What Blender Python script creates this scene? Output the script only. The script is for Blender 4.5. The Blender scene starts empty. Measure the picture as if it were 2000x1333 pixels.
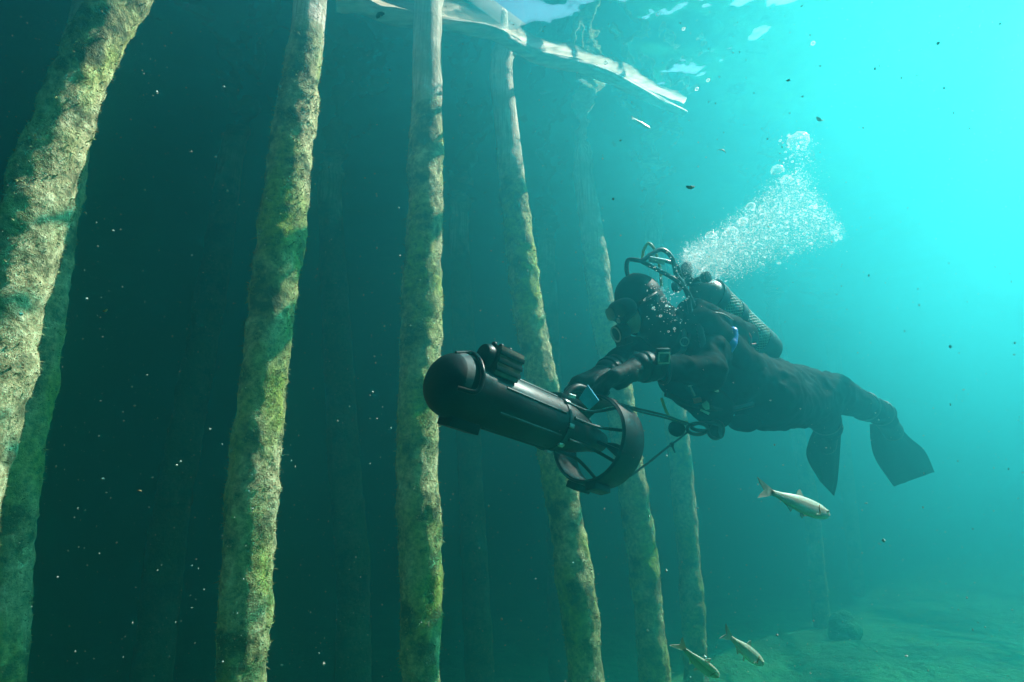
import bpy, bmesh, math, random
import numpy as np
from mathutils import Vector, Matrix

random.seed(7)
rng = np.random.default_rng(11)
SC = bpy.context.scene
COL = SC.collection

# ------------------------------------------------------------------ camera
PITCH = math.radians(15)
CAM = np.array([0.0, 0.0, -3.0])
FWD = np.array([0, math.cos(PITCH), math.sin(PITCH)])
RGT = np.array([1.0, 0, 0])
UPV = np.array([0, -math.sin(PITCH), math.cos(PITCH)])
FPX = 20.0 / 36.0 * 2000
cd = bpy.data.cameras.new('camera')
cam = bpy.data.objects.new('camera', cd)
COL.objects.link(cam)
cam.location = CAM
cam.rotation_euler = (math.radians(90) + PITCH, 0, 0)
cd.lens = 20
cd.sensor_width = 36
cd.clip_start = 0.02
cd.clip_end = 500
SC.camera = cam

# ------------------------------------------------------------------ world and sun
SUN_AZ, SUN_EL = math.radians(67), math.radians(48)
TOSUN = Vector((math.sin(SUN_AZ) * math.cos(SUN_EL), math.cos(SUN_AZ) * math.cos(SUN_EL), math.sin(SUN_EL)))
w = bpy.data.worlds.new('World')
SC.world = w
w.use_nodes = True
nt = w.node_tree
sky = nt.nodes.new('ShaderNodeTexSky')
sky.sky_type = 'NISHITA'
sky.sun_disc = False
sky.sun_elevation = SUN_EL
sky.sun_rotation = SUN_AZ
bg = nt.nodes['Background']
bg.inputs["Strength"].default_value = 0.05
nt.links.new(sky.outputs[0], bg.inputs['Color'])
sl = bpy.data.lights.new('sun', 'SUN')
sl.energy = 5.0
sl.angle = math.radians(0.5)
sl.color = (1.0, 0.94, 0.82)
so = bpy.data.objects.new('sun', sl)
COL.objects.link(so)
so.rotation_euler = (-TOSUN).to_track_quat('-Z', 'Y').to_euler()
so.location = TOSUN * 30

SC.view_settings.view_transform = 'Standard'
SC.view_settings.look = 'None'
SC.view_settings.gamma = 1
SC.view_settings.use_curve_mapping = False
SC.view_settings.exposure = 2.32
SC.render.engine = 'CYCLES'
SC.cycles.use_denoising = True
SC.cycles.volume_bounces = 1
SC.cycles.max_bounces = 8
SC.cycles.transparent_max_bounces = 24
SC.cycles.caustics_reflective = False
SC.cycles.caustics_refractive = False
SC.cycles.sample_clamp_indirect = 4

# water: density of the haze and its tint
HAZE_DENSITY = 0.255
HAZE_COLOR = (0.045, 0.45, 0.51)
HAZE_ABSORB = (0.06, 0.18, 0.21)
HAZE_G = 0.80

# ------------------------------------------------------------------ helpers
def P(px, py, d):
    """point at camera depth d (metres along the lens axis) under photo pixel px,py"""
    return CAM + d * (FWD + (px - 1000) / FPX * RGT + (666.5 - py) / FPX * UPV)

def PY(px, py, Y):
    r = FWD + (px - 1000) / FPX * RGT + (666.5 - py) / FPX * UPV
    return CAM + r * (Y / r[1])

def tag(o, label=None, cat=None, group=None, kind=None):
    if label: o['label'] = label
    if cat: o['category'] = cat
    if group: o['group'] = group
    if kind: o['kind'] = kind
    return o

def empty(name, loc=(0, 0, 0)):
    o = bpy.data.objects.new(name, None)
    COL.objects.link(o)
    o.location = loc
    o.empty_display_size = 0.1
    return o

def mesh_obj(name, verts, faces, mat, parent=None, smooth=True):
    me = bpy.data.meshes.new(name)
    verts = np.asarray(verts, float)
    if parent is not None and not isinstance(parent, bool):
        off = np.array(world_loc(parent))
        verts = verts - off
    me.from_pydata(verts.tolist(), [], [tuple(int(i) for i in f) for f in faces])
    me.update()
    if smooth:
        me.polygons.foreach_set('use_smooth', [True] * len(me.polygons))
    if mat is not None:
        for m in (mat if isinstance(mat, (list, tuple)) else [mat]):
            me.materials.append(m)
    o = bpy.data.objects.new(name, me)
    COL.objects.link(o)
    if parent is not None:
        o.parent = parent
    return o

def world_loc(o):
    v = Vector((0, 0, 0))
    while o is not None:
        v = v + o.location
        o = o.parent
    return v

class MB:
    """collects verts and faces of one mesh"""
    def __init__(self):
        self.v = []; self.f = []
    def add(self, v, f):
        b = len(self.v)
        self.v += [tuple(map(float, x)) for x in v]
        self.f += [tuple(b + int(i) for i in q) for q in f]
    def tube(self, pts, r, seg=10, cap=True):
        pts = [np.array(p, float) for p in pts]
        n = len(pts)
        rr = r if hasattr(r, '__len__') else [r] * n
        t0 = pts[1] - pts[0]
        ref = np.array([0, 0, 1.0]) if abs(t0[2]) < 0.9 * np.linalg.norm(t0) else np.array([1.0, 0, 0])
        vs = []
        for i, p in enumerate(pts):
            t = pts[min(i + 1, n - 1)] - pts[max(i - 1, 0)]
            t = t / (np.linalg.norm(t) + 1e-9)
            a = np.cross(t, ref); a /= np.linalg.norm(a) + 1e-9
            b = np.cross(t, a)
            ref = -b if np.dot(-b, ref) > 0 else b
            a = np.cross(t, ref); a /= np.linalg.norm(a); b = np.cross(t, a)
            for k in range(seg):
                th = 2 * math.pi * k / seg
                vs.append(p + rr[i] * (math.cos(th) * a + math.sin(th) * b))
        fs = []
        for i in range(n - 1):
            for k in range(seg):
                k2 = (k + 1) % seg
                fs.append((i * seg + k, i * seg + k2, (i + 1) * seg + k2, (i + 1) * seg + k))
        if cap:
            fs.append(tuple(range(seg))[::-1])
            fs.append(tuple((n - 1) * seg + k for k in range(seg)))
        self.add(vs, fs)
        return self
    def lathe(self, o, axis, prof, seg=40, up=None):
        """prof: list of (distance along the axis, radius)"""
        o = np.array(o, float); axis = np.array(axis, float); axis /= np.linalg.norm(axis)
        a, b = frame(axis, up)
        vs = []; fs = []
        for (s, r) in prof:
            for k in range(seg):
                th = 2 * math.pi * k / seg
                vs.append(o + axis * s + max(r, 1e-4) * (math.cos(th) * a + math.sin(th) * b))
        for i in range(len(prof) - 1):
            for k in range(seg):
                k2 = (k + 1) % seg
                fs.append((i * seg + k, i * seg + k2, (i + 1) * seg + k2, (i + 1) * seg + k))
        self.add(vs, fs)
        return self
    def box(self, c, ax, ay, az, bev=0.15):
        """bevelled box, half axes ax ay az as vectors"""
        c, ax, ay, az = [np.array(q, float) for q in (c, ax, ay, az)]
        m = min(np.linalg.norm(ax), np.linalg.norm(ay), np.linalg.norm(az)) * bev
        bm = bmesh.new()
        bmesh.ops.create_cube(bm, size=2)
        M = Matrix([[ax[i], ay[i], az[i], c[i]] for i in range(3)] + [[0, 0, 0, 1]])
        bmesh.ops.transform(bm, matrix=M, verts=bm.verts)
        bmesh.ops.bevel(bm, geom=list(bm.edges), offset=m, segments=2, affect='EDGES', profile=0.6)
        bmesh.ops.recalc_face_normals(bm, faces=bm.faces)
        bm.verts.index_update()
        self.add([v.co for v in bm.verts], [[v.index for v in f.verts] for f in bm.faces])
        bm.free()
        return self
    def ball(self, c, r, sub=2, sc=None):
        bm = bmesh.new()
        bmesh.ops.create_icosphere(bm, subdivisions=sub, radius=1)
        c = np.array(c, float)
        M = np.eye(3) * r if sc is None else np.array(sc, float).T
        self.add([c + M @ np.array(v.co) for v in bm.verts], [[v.index for v in f.verts] for f in bm.faces])
        bm.free()
        return self
    def prism(self, pts, n, th):
        """polygon (3d points) extruded by th along n, both ways"""
        n = np.array(n, float); n /= np.linalg.norm(n)
        k = len(pts)
        pts = [np.array(p, float) for p in pts]
        vs = [p + n * th / 2 for p in pts] + [p - n * th / 2 for p in pts]
        fs = [tuple(range(k)), tuple(range(2 * k - 1, k - 1, -1))]
        for i in range(k):
            j = (i + 1) % k
            fs.append((i, k + i, k + j, j))
        self.add(vs, fs)
        return self
    def build(self, name, mat, parent=None, smooth=True):
        o = mesh_obj(name, self.v, self.f, mat, parent, smooth)
        if smooth:
            bm = bmesh.new(); bm.from_mesh(o.data)
            bmesh.ops.recalc_face_normals(bm, faces=bm.faces)
            for e in bm.edges:
                if len(e.link_faces) == 2 and e.calc_face_angle(0) > math.radians(38):
                    e.smooth = False
            bm.to_mesh(o.data); bm.free()
        return o

def frame(axis, up=None):
    axis = np.array(axis, float) / np.linalg.norm(axis)
    up = np.array(up if up is not None else (0, 0, 1.0), float)
    if abs(np.dot(axis, up)) > 0.97 * np.linalg.norm(up): up = np.array([1.0, 0, 0])
    a = np.cross(axis, up); a /= np.linalg.norm(a)
    b = np.cross(a, axis)
    return a, b

def spline(pts, n=10):
    """Catmull-Rom through the points"""
    p = [np.array(q, float) for q in pts]
    p = [2 * p[0] - p[1]] + p + [2 * p[-1] - p[-2]]
    out = []
    for i in range(1, len(p) - 2):
        for k in range(n):
            t = k / n
            out.append(0.5 * ((2 * p[i]) + (-p[i - 1] + p[i + 1]) * t + (2 * p[i - 1] - 5 * p[i] + 4 * p[i + 1] - p[i + 2]) * t * t
                              + (-p[i - 1] + 3 * p[i] - 3 * p[i + 1] + p[i + 2]) * t ** 3))
    out.append(p[-2])
    return out

# ---- numpy value noise
_perm = rng.permutation(4096)
_val = rng.random(4096) * 2 - 1
def vnoise(p, scale=1.0, octaves=1, seed=0):
    p = np.asarray(p, float) * scale + seed * 17.31
    out = np.zeros(len(p)); amp = 1.0; tot = 0
    for o in range(octaves):
        q = p * (2 ** o)
        i = np.floor(q).astype(np.int64); f = q - i
        f = f * f * (3 - 2 * f)
        def h(a, b, c):
            return _val[_perm[(_perm[(_perm[(i[:, 0] + a) & 4095] + i[:, 1] + b) & 4095] + i[:, 2] + c) & 4095]]
        x00 = h(0, 0, 0) * (1 - f[:, 0]) + h(1, 0, 0) * f[:, 0]
        x10 = h(0, 1, 0) * (1 - f[:, 0]) + h(1, 1, 0) * f[:, 0]
        x01 = h(0, 0, 1) * (1 - f[:, 0]) + h(1, 0, 1) * f[:, 0]
        x11 = h(0, 1, 1) * (1 - f[:, 0]) + h(1, 1, 1) * f[:, 0]
        y0 = x00 * (1 - f[:, 1]) + x10 * f[:, 1]
        y1 = x01 * (1 - f[:, 1]) + x11 * f[:, 1]
        out += amp * (y0 * (1 - f[:, 2]) + y1 * f[:, 2]); tot += amp; amp *= 0.5
    return out / tot

# ---- signed-distance bodies turned into one continuous surface (surface nets)
class Sdf:
    def __init__(self, k=0.03):
        self.k = k; self.items = []
    def cone(self, a, b, ra, rb, k=None, sub=False):
        self.items.append(('c', np.array(a, float), np.array(b, float), ra, rb, k or self.k, sub)); return self
    def chain(self, pts, rs, k=None):
        for i in range(len(pts) - 1): self.cone(pts[i], pts[i + 1], rs[i], rs[i + 1], k)
        return self
    def ell(self, c, ax, ay, az, k=None, sub=False):
        """ellipsoid with half axes as vectors (orthogonal)"""
        c, ax, ay, az = [np.array(q, float) for q in (c, ax, ay, az)]
        self.items.append(('e', c, (ax, ay, az), 0, 0, k or self.k, sub)); return self
    def half(self, p, n, k=0.004):
        """cuts away everything on the side n points to"""
        n = np.array(n, float); n /= np.linalg.norm(n)
        self.items.append(('h', np.array(p, float), n, 0, 0, k, True)); return self
    def dist(self, X):
        D = None
        for (t, a, b, ra, rb, k, sub) in self.items:
            if t == 'c':
                ab = b - a; L = ab @ ab + 1e-12
                h = np.clip(((X - a) @ ab) / L, 0, 1)
                d = np.linalg.norm(X - a - h[:, None] * ab, axis=1) - (ra + (rb - ra) * h)
            elif t == 'e':
                rads = [np.linalg.norm(q) for q in b]
                Q = np.stack([((X - a) @ (q / r)) for q, r in zip(b, rads)], 1)
                R = np.array(rads)
                k0 = np.linalg.norm(Q / R, axis=1); k1 = np.linalg.norm(Q / (R * R), axis=1) + 1e-9
                d = k0 * (k0 - 1) / k1
            else:
                d = (X - a) @ b
                d = -d
            if D is None: D = d; continue
            if sub:
                d = -d
                h = np.clip(0.5 - 0.5 * (d - D) / k, 0, 1)
                D = D * h + d * (1 - h) + k * h * (1 - h)
            else:
                h = np.clip(0.5 + 0.5 * (d - D) / k, 0, 1)
                D = d * (1 - h) + D * h - k * h * (1 - h)
        return D
    def bounds(self):
        lo = np.full(3, 1e9); hi = -lo
        for (t, a, b, ra, rb, k, sub) in self.items:
            if sub: continue
            if t == 'c':
                for p, r in ((a, ra), (b, rb)):
                    lo = np.minimum(lo, p - r); hi = np.maximum(hi, p + r)
            elif t == 'e':
                e = np.sqrt(sum(q * q for q in b))
                lo = np.minimum(lo, a - e); hi = np.maximum(hi, a + e)
        return lo, hi
    def mesh(self, cell, warp=None):
        lo, hi = self.bounds()
        lo = lo - 0.05; hi = hi + 0.05
        n = np.ceil((hi - lo) / cell).astype(int) + 1
        g = [lo[i] + cell * np.arange(n[i]) for i in range(3)]
        X = np.stack(np.meshgrid(*g, indexing='ij'), -1).reshape(-1, 3)
        D = np.empty(len(X))
        for s in range(0, len(X), 200000):
            D[s:s + 200000] = self.dist(X[s:s + 200000])
        if warp is not None:
            near = np.abs(D) < 0.06
            D[near] += warp(X[near])
        V = D.reshape(n)
        ins = V < 0
        acc = np.zeros((n[0] - 1, n[1] - 1, n[2] - 1, 3)); cnt = np.zeros((n[0] - 1, n[1] - 1, n[2] - 1))
        m = n - 1
        corners = [(i, j, k) for i in (0, 1) for j in (0, 1) for k in (0, 1)]
        for c in corners:
            for ax in range(3):
                if c[ax]: continue
                c2 = list(c); c2[ax] = 1
                A = V[c[0]:c[0] + m[0], c[1]:c[1] + m[1], c[2]:c[2] + m[2]]
                B = V[c2[0]:c2[0] + m[0], c2[1]:c2[1] + m[1], c2[2]:c2[2] + m[2]]
                x = (A < 0) != (B < 0)
                t = np.where(x, A / np.where(x, A - B, 1), 0)
                for q in range(3):
                    acc[..., q] += np.where(x, c[q] + (t if q == ax else 0), 0)
                cnt += x
        act = cnt > 0
        idx = np.full(act.shape, -1, int)
        idx[act] = np.arange(act.sum())
        ijk = np.argwhere(act)
        verts = lo + cell * (ijk + acc[act] / cnt[act][:, None])
        faces = []
        for ax in range(3):
            b, c = (ax + 1) % 3, (ax + 2) % 3
            sl0 = [slice(None)] * 3; sl1 = [slice(None)] * 3
            sl0[ax] = slice(0, n[ax] - 1); sl1[ax] = slice(1, n[ax])
            ch = ins[tuple(sl0)] != ins[tuple(sl1)]
            e = np.argwhere(ch)
            e = e[(e[:, b] > 0) & (e[:, c] > 0) & (e[:, b] < n[b] - 1) & (e[:, c] < n[c] - 1)]
            inside = ins[e[:, 0], e[:, 1], e[:, 2]]
            def at(db, dc):
                q = e.copy(); q[:, b] += db; q[:, c] += dc
                return idx[q[:, 0], q[:, 1], q[:, 2]]
            quad = np.stack([at(-1, -1), at(0, -1), at(0, 0), at(-1, 0)], 1)
            quad[~inside] = quad[~inside][:, ::-1]
            faces.append(quad)
        return verts, np.concatenate(faces)
    def build(self, name, mat, parent, cell=0.008, warp=None):
        v, f = self.mesh(cell, warp)
        return mesh_obj(name, v, f, mat, parent)

# ------------------------------------------------------------------ materials
def new_mat(name):
    m = bpy.data.materials.new(name)
    m.use_nodes = True
    return m, m.node_tree, m.node_tree.nodes['Principled BSDF']

def node(nt, typ, **kw):
    n = nt.nodes.new(typ)
    for k, v in kw.items(): setattr(n, k, v)
    return n

def noise_fac(nt, scale, detail=4, rough=0.55, coord='Object', stretch=None):
    tc = node(nt, 'ShaderNodeTexCoord')
    src = tc.outputs[coord]
    if stretch:
        mp = node(nt, 'ShaderNodeMapping')
        mp.inputs['Scale'].default_value = stretch
        nt.links.new(src, mp.inputs['Vector']); src = mp.outputs[0]
    n = node(nt, 'ShaderNodeTexNoise')
    n.inputs['Scale'].default_value = scale
    n.inputs['Detail'].default_value = detail
    n.inputs['Roughness'].default_value = rough
    nt.links.new(src, n.inputs['Vector'])
    return n.outputs['Fac']

def ramp(nt, fac, stops):
    r = node(nt, 'ShaderNodeValToRGB')
    el = r.color_ramp.elements
    while len(el) < len(stops): el.new(0.5)
    for e, (p, c) in zip(el, stops):
        e.position = p; e.color = (*c, 1) if len(c) == 3 else c
    nt.links.new(fac, r.inputs[0])
    return r.outputs[0]

def mixc(nt, fac, a, b, typ='MIX'):
    m = node(nt, 'ShaderNodeMix', data_type='RGBA', blend_type=typ)
    for s, v in ((m.inputs[0], fac), (m.inputs[6], a), (m.inputs[7], b)):
        if hasattr(v, 'is_linked'): nt.links.new(v, s)
        elif hasattr(v, '__len__'): s.default_value = (*v, 1)
        else: s.default_value = v
    return m.outputs[2]

def bump(nt, bsdf, h, strength=0.4, dist=0.01):
    b = node(nt, 'ShaderNodeBump')
    b.inputs['Strength'].default_value = strength
    b.inputs['Distance'].default_value = dist
    nt.links.new(h, b.inputs['Height'])
    nt.links.new(b.outputs[0], bsdf.inputs['Normal'])

def simple(name, c1, c2, scale=30, rough=0.5, metal=0.0, bs=0.2, spec=0.5, bd=0.004):
    m, nt, b = new_mat(name)
    f = noise_fac(nt, scale)
    nt.links.new(ramp(nt, f, [(0.35, c1), (0.68, c2)]), b.inputs['Base Color'])
    b.inputs['Roughness'].default_value = rough
    b.inputs['Metallic'].default_value = metal
    b.inputs['Specular IOR Level'].default_value = spec
    if bs: bump(nt, b, f, bs, bd)
    return m

M = {}
M['suit'] = simple('drysuit_fabric', (0.0004, 0.0025, 0.003), (0.0015, 0.007, 0.008), 7, 0.75, bs=0.35, bd=0.012, spec=0.02)
M['neoprene'] = simple('neoprene', (0.001, 0.003, 0.0035), (0.003, 0.008, 0.009), 60, 0.6, bs=0.25, spec=0.12)
M['glove'] = simple('rubber_glove', (0.008, 0.014, 0.015), (0.022, 0.034, 0.034), 40, 0.75, bs=0.35, bd=0.003, spec=0.25)
M['rubber'] = simple('black_rubber', (0.001, 0.003, 0.0035), (0.003, 0.007, 0.008), 50, 0.45, bs=0.1, spec=0.2)
M['fin'] = simple('fin_rubber', (0.003, 0.0035, 0.004), (0.008, 0.009, 0.01), 25, 0.6, bs=0.15, spec=0.2)
M['shell'] = simple('black_plastic_shell', (0.0008, 0.0022, 0.0028), (0.002, 0.0045, 0.0055), 22, 0.38, bs=0.08, spec=0.25)
def shell_wear():
    nt = M['shell'].node_tree; b = nt.nodes['Principled BSDF']
    old = b.inputs['Base Color'].links[0].from_socket
    silt = ramp(nt, noise_fac(nt, 7, 6, 0.7), [(0.56, (0, 0, 0)), (0.72, (0.5, 0.5, 0.5))])
    specks = ramp(nt, noise_fac(nt, 220, 2, 0.5), [(0.70, (0, 0, 0)), (0.74, (1, 1, 1))])
    c = mixc(nt, silt, old, (0.012, 0.020, 0.019))
    c = mixc(nt, specks, c, (0.05, 0.055, 0.045))
    nt.links.new(c, b.inputs['Base Color'])
    nt.links.new(ramp(nt, noise_fac(nt, 12, 5, 0.7), [(0.35, (0.28, 0.28, 0.28)), (0.65, (0.55, 0.55, 0.55))]), b.inputs['Roughness'])
shell_wear()
M['satin'] = simple('satin_plastic', (0.004, 0.005, 0.0055), (0.010, 0.011, 0.012), 40, 0.4, bs=0.1, spec=0.4)
M['band'] = simple('grey_band', (0.05, 0.065, 0.065), (0.11, 0.13, 0.13), 30, 0.5, bs=0.15)
M['mount'] = simple('brown_block', (0.07, 0.06, 0.045), (0.18, 0.14, 0.10), 35, 0.6, bs=0.3)
M['steel'] = simple('polished_steel', (0.30, 0.31, 0.31), (0.50, 0.51, 0.51), 40, 0.35, 1.0, bs=0.05)
M['skin'] = simple('skin', (0.42, 0.25, 0.18), (0.58, 0.37, 0.28), 30, 0.5, bs=0.15)
M['blue'] = simple('blue_fabric', (0.01, 0.08, 0.42), (0.02, 0.16, 0.66), 30, 0.5, bs=0.4)
M['bluetag'] = simple('blue_card', (0.03, 0.30, 0.52), (0.06, 0.42, 0.66), 30, 0.4, bs=0.1)
M['red'] = simple('red_plastic', (0.5, 0.04, 0.03), (0.65, 0.08, 0.05), 30, 0.4, bs=0.1)
M['pale'] = simple('pale_plastic', (0.35, 0.5, 0.5), (0.55, 0.66, 0.64), 30, 0.4, bs=0.1)
M['white'] = simple('white_label', (0.7, 0.7, 0.68), (0.85, 0.85, 0.83), 30, 0.4, bs=0.05)
M['yellow'] = simple('yellow_hose', (0.40, 0.32, 0.05), (0.55, 0.46, 0.10), 30, 0.45, bs=0.1)
M['cord'] = simple('dark_cord', (0.01, 0.01, 0.01), (0.03, 0.03, 0.028), 150, 0.6, bs=0.5)
M['tank'] = simple('painted_tank', (0.02, 0.03, 0.03), (0.05, 0.06, 0.06), 20, 0.35, bs=0.05)
M['hose'] = simple('rubber_hose', (0.005, 0.005, 0.006), (0.012, 0.012, 0.012), 80, 0.35, bs=0.1)
M['lens'] = simple('dark_mask_glass', (0.008, 0.01, 0.011), (0.015, 0.017, 0.018), 10, 0.08, bs=0)
M['eye_white'] = simple('fish_eye_ring', (0.6, 0.58, 0.45), (0.8, 0.78, 0.65), 200, 0.25, bs=0)
M['pupil'] = simple('pupil', (0.005, 0.005, 0.005), (0.01, 0.01, 0.01), 30, 0.1, bs=0)
M['scrap'] = simple('dead_leaf', (0.20, 0.12, 0.04), (0.42, 0.30, 0.12), 90, 0.6, bs=0.3)
M['weed'] = simple('dark_weed', (0.02, 0.035, 0.015), (0.06, 0.08, 0.03), 90, 0.6, bs=0.3)
M['palescrap'] = simple('pale_scrap', (0.45, 0.45, 0.33), (0.6, 0.6, 0.45), 90, 0.6, bs=0.2)

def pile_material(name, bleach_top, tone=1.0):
    """bare bleached wood near the waterline, algae below (colour of the growth; a low tone paints in shade)"""
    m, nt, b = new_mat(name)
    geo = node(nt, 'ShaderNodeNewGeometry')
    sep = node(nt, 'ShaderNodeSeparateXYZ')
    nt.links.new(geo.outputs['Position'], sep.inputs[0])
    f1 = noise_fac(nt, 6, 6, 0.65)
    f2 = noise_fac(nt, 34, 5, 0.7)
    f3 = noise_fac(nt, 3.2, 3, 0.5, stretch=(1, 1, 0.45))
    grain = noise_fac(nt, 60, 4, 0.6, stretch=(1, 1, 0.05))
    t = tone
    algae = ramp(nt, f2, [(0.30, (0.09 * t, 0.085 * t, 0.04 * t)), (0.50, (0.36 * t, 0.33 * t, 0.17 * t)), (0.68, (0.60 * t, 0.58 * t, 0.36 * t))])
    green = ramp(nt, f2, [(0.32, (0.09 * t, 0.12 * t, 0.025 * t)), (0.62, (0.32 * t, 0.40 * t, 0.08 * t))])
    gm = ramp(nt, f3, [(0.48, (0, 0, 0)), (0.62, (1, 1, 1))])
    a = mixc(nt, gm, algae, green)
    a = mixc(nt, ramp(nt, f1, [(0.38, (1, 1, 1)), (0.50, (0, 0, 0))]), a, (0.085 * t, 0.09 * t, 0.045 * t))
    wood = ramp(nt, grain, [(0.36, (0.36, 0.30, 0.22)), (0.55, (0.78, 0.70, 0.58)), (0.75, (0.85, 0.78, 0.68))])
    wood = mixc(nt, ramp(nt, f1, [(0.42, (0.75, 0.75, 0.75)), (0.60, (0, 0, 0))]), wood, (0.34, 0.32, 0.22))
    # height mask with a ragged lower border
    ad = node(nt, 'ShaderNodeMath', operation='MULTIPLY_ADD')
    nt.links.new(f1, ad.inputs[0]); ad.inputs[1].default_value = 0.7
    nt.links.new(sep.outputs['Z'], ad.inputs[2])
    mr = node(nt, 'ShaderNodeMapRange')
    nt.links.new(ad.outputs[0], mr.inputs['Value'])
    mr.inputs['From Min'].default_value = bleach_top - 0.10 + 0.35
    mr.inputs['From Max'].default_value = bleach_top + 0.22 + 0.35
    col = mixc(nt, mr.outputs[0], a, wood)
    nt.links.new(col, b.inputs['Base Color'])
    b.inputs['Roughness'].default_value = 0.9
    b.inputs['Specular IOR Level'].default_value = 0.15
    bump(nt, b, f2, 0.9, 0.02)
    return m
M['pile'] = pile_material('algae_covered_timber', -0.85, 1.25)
M['pile_shaded'] = pile_material('shaded_algae_timber', -0.3, 0.3)  # darker copy: dock shade painted into the second-row timber

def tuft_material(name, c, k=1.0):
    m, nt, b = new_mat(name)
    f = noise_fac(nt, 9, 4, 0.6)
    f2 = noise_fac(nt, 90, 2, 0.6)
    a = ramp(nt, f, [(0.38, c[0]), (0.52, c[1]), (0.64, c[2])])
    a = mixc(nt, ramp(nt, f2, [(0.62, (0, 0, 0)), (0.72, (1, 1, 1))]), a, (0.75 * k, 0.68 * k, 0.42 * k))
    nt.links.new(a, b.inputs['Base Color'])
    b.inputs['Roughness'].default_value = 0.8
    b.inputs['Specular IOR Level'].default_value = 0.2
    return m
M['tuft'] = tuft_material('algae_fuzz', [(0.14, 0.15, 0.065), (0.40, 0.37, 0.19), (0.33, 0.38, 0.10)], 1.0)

M['tuft_shaded'] = tuft_material('shaded_algae_fuzz', [(0.05, 0.05, 0.02), (0.12, 0.11, 0.05), (0.10, 0.13, 0.02)], 0.3)  # fuzz for those pilings, with the dock shade put into its colour

def log_material():
    m, nt, b = new_mat('bleached_log')
    g = noise_fac(nt, 30, 5, 0.6, stretch=(0.15, 1, 1))
    nt.links.new(ramp(nt, g, [(0.3, (0.22, 0.19, 0.13)), (0.55, (0.48, 0.43, 0.33)), (0.8, (0.62, 0.57, 0.46))]), b.inputs['Base Color'])
    b.inputs['Roughness'].default_value = 0.7
    bump(nt, b, g, 0.5, 0.01)
    return m
M['log'] = log_material()

def bed_material():
    m, nt, b = new_mat('silty_lake_bed')
    f1 = noise_fac(nt, 0.9, 6, 0.6)
    f2 = noise_fac(nt, 7, 5, 0.65)
    a = ramp(nt, f1, [(0.34, (0.02, 0.18, 0.06)), (0.52, (0.06, 0.42, 0.15)), (0.68, (0.12, 0.58, 0.22))])
    a = mixc(nt, ramp(nt, f2, [(0.35, (0.75, 0.75, 0.75)), (0.5, (0, 0, 0))]), a, (0.02, 0.07, 0.03))
    nt.links.new(a, b.inputs['Base Color'])
    b.inputs['Roughness'].default_value = 0.95
    bump(nt, b, f2, 1.0, 0.14)
    return m
M['bed'] = bed_material()

def surface_material():
    """underside of the water: mirror by total reflection, clear where light comes down steeply"""
    m = bpy.data.materials.new('water_skin'); m.use_nodes = True
    nt = m.node_tree; nt.nodes.clear()
    out = node(nt, 'ShaderNodeOutputMaterial')
    geo = node(nt, 'ShaderNodeNewGeometry')
    n1 = node(nt, 'ShaderNodeTexNoise'); n1.inputs['Scale'].default_value = 1.5; n1.inputs['Detail'].default_value = 2
    n2 = node(nt, 'ShaderNodeTexNoise'); n2.inputs['Scale'].default_value = 5.5; n2.inputs['Detail'].default_value = 2
    for n in (n1, n2): nt.links.new(geo.outputs['Position'], n.inputs['Vector'])
    b1 = node(nt, 'ShaderNodeBump'); b1.inputs['Strength'].default_value = 1; b1.inputs['Distance'].default_value = 0.075
    b2 = node(nt, 'ShaderNodeBump'); b2.inputs['Strength'].default_value = 1; b2.inputs['Distance'].default_value = 0.007
    nt.links.new(n1.outputs['Fac'], b1.inputs['Height'])
    nt.links.new(n2.outputs['Fac'], b2.inputs['Height'])
    n0 = node(nt, 'ShaderNodeTexNoise'); n0.inputs['Scale'].default_value = 0.55; n0.inputs['Detail'].default_value = 1
    nt.links.new(geo.outputs['Position'], n0.inputs['Vector'])
    b0 = node(nt, 'ShaderNodeBump'); b0.inputs['Strength'].default_value = 1; b0.inputs['Distance'].default_value = 0.15
    nt.links.new(n0.outputs['Fac'], b0.inputs['Height']); nt.links.new(b0.outputs[0], b1.inputs['Normal'])
    nt.links.new(b1.outputs[0], b2.inputs['Normal'])
    fr = node(nt, 'ShaderNodeFresnel'); fr.inputs['IOR'].default_value = 1.40
    nt.links.new(b2.outputs[0], fr.inputs['Normal'])
    tr = node(nt, 'ShaderNodeBsdfTransparent'); tr.inputs[0].default_value = (0.97, 1, 1, 1)
    gl = node(nt, 'ShaderNodeBsdfGlossy'); gl.inputs['Roughness'].default_value = 0.03
    gl.inputs[0].default_value = (0.96, 0.98, 0.98, 1)
    nt.links.new(b2.outputs[0], gl.inputs['Normal'])
    mx = node(nt, 'ShaderNodeMixShader')
    nt.links.new(fr.outputs[0], mx.inputs[0])
    nt.links.new(tr.outputs[0], mx.inputs[1]); nt.links.new(gl.outputs[0], mx.inputs[2])
    nt.links.new(mx.outputs[0], out.inputs['Surface'])
    return m
M['water'] = surface_material()

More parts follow.
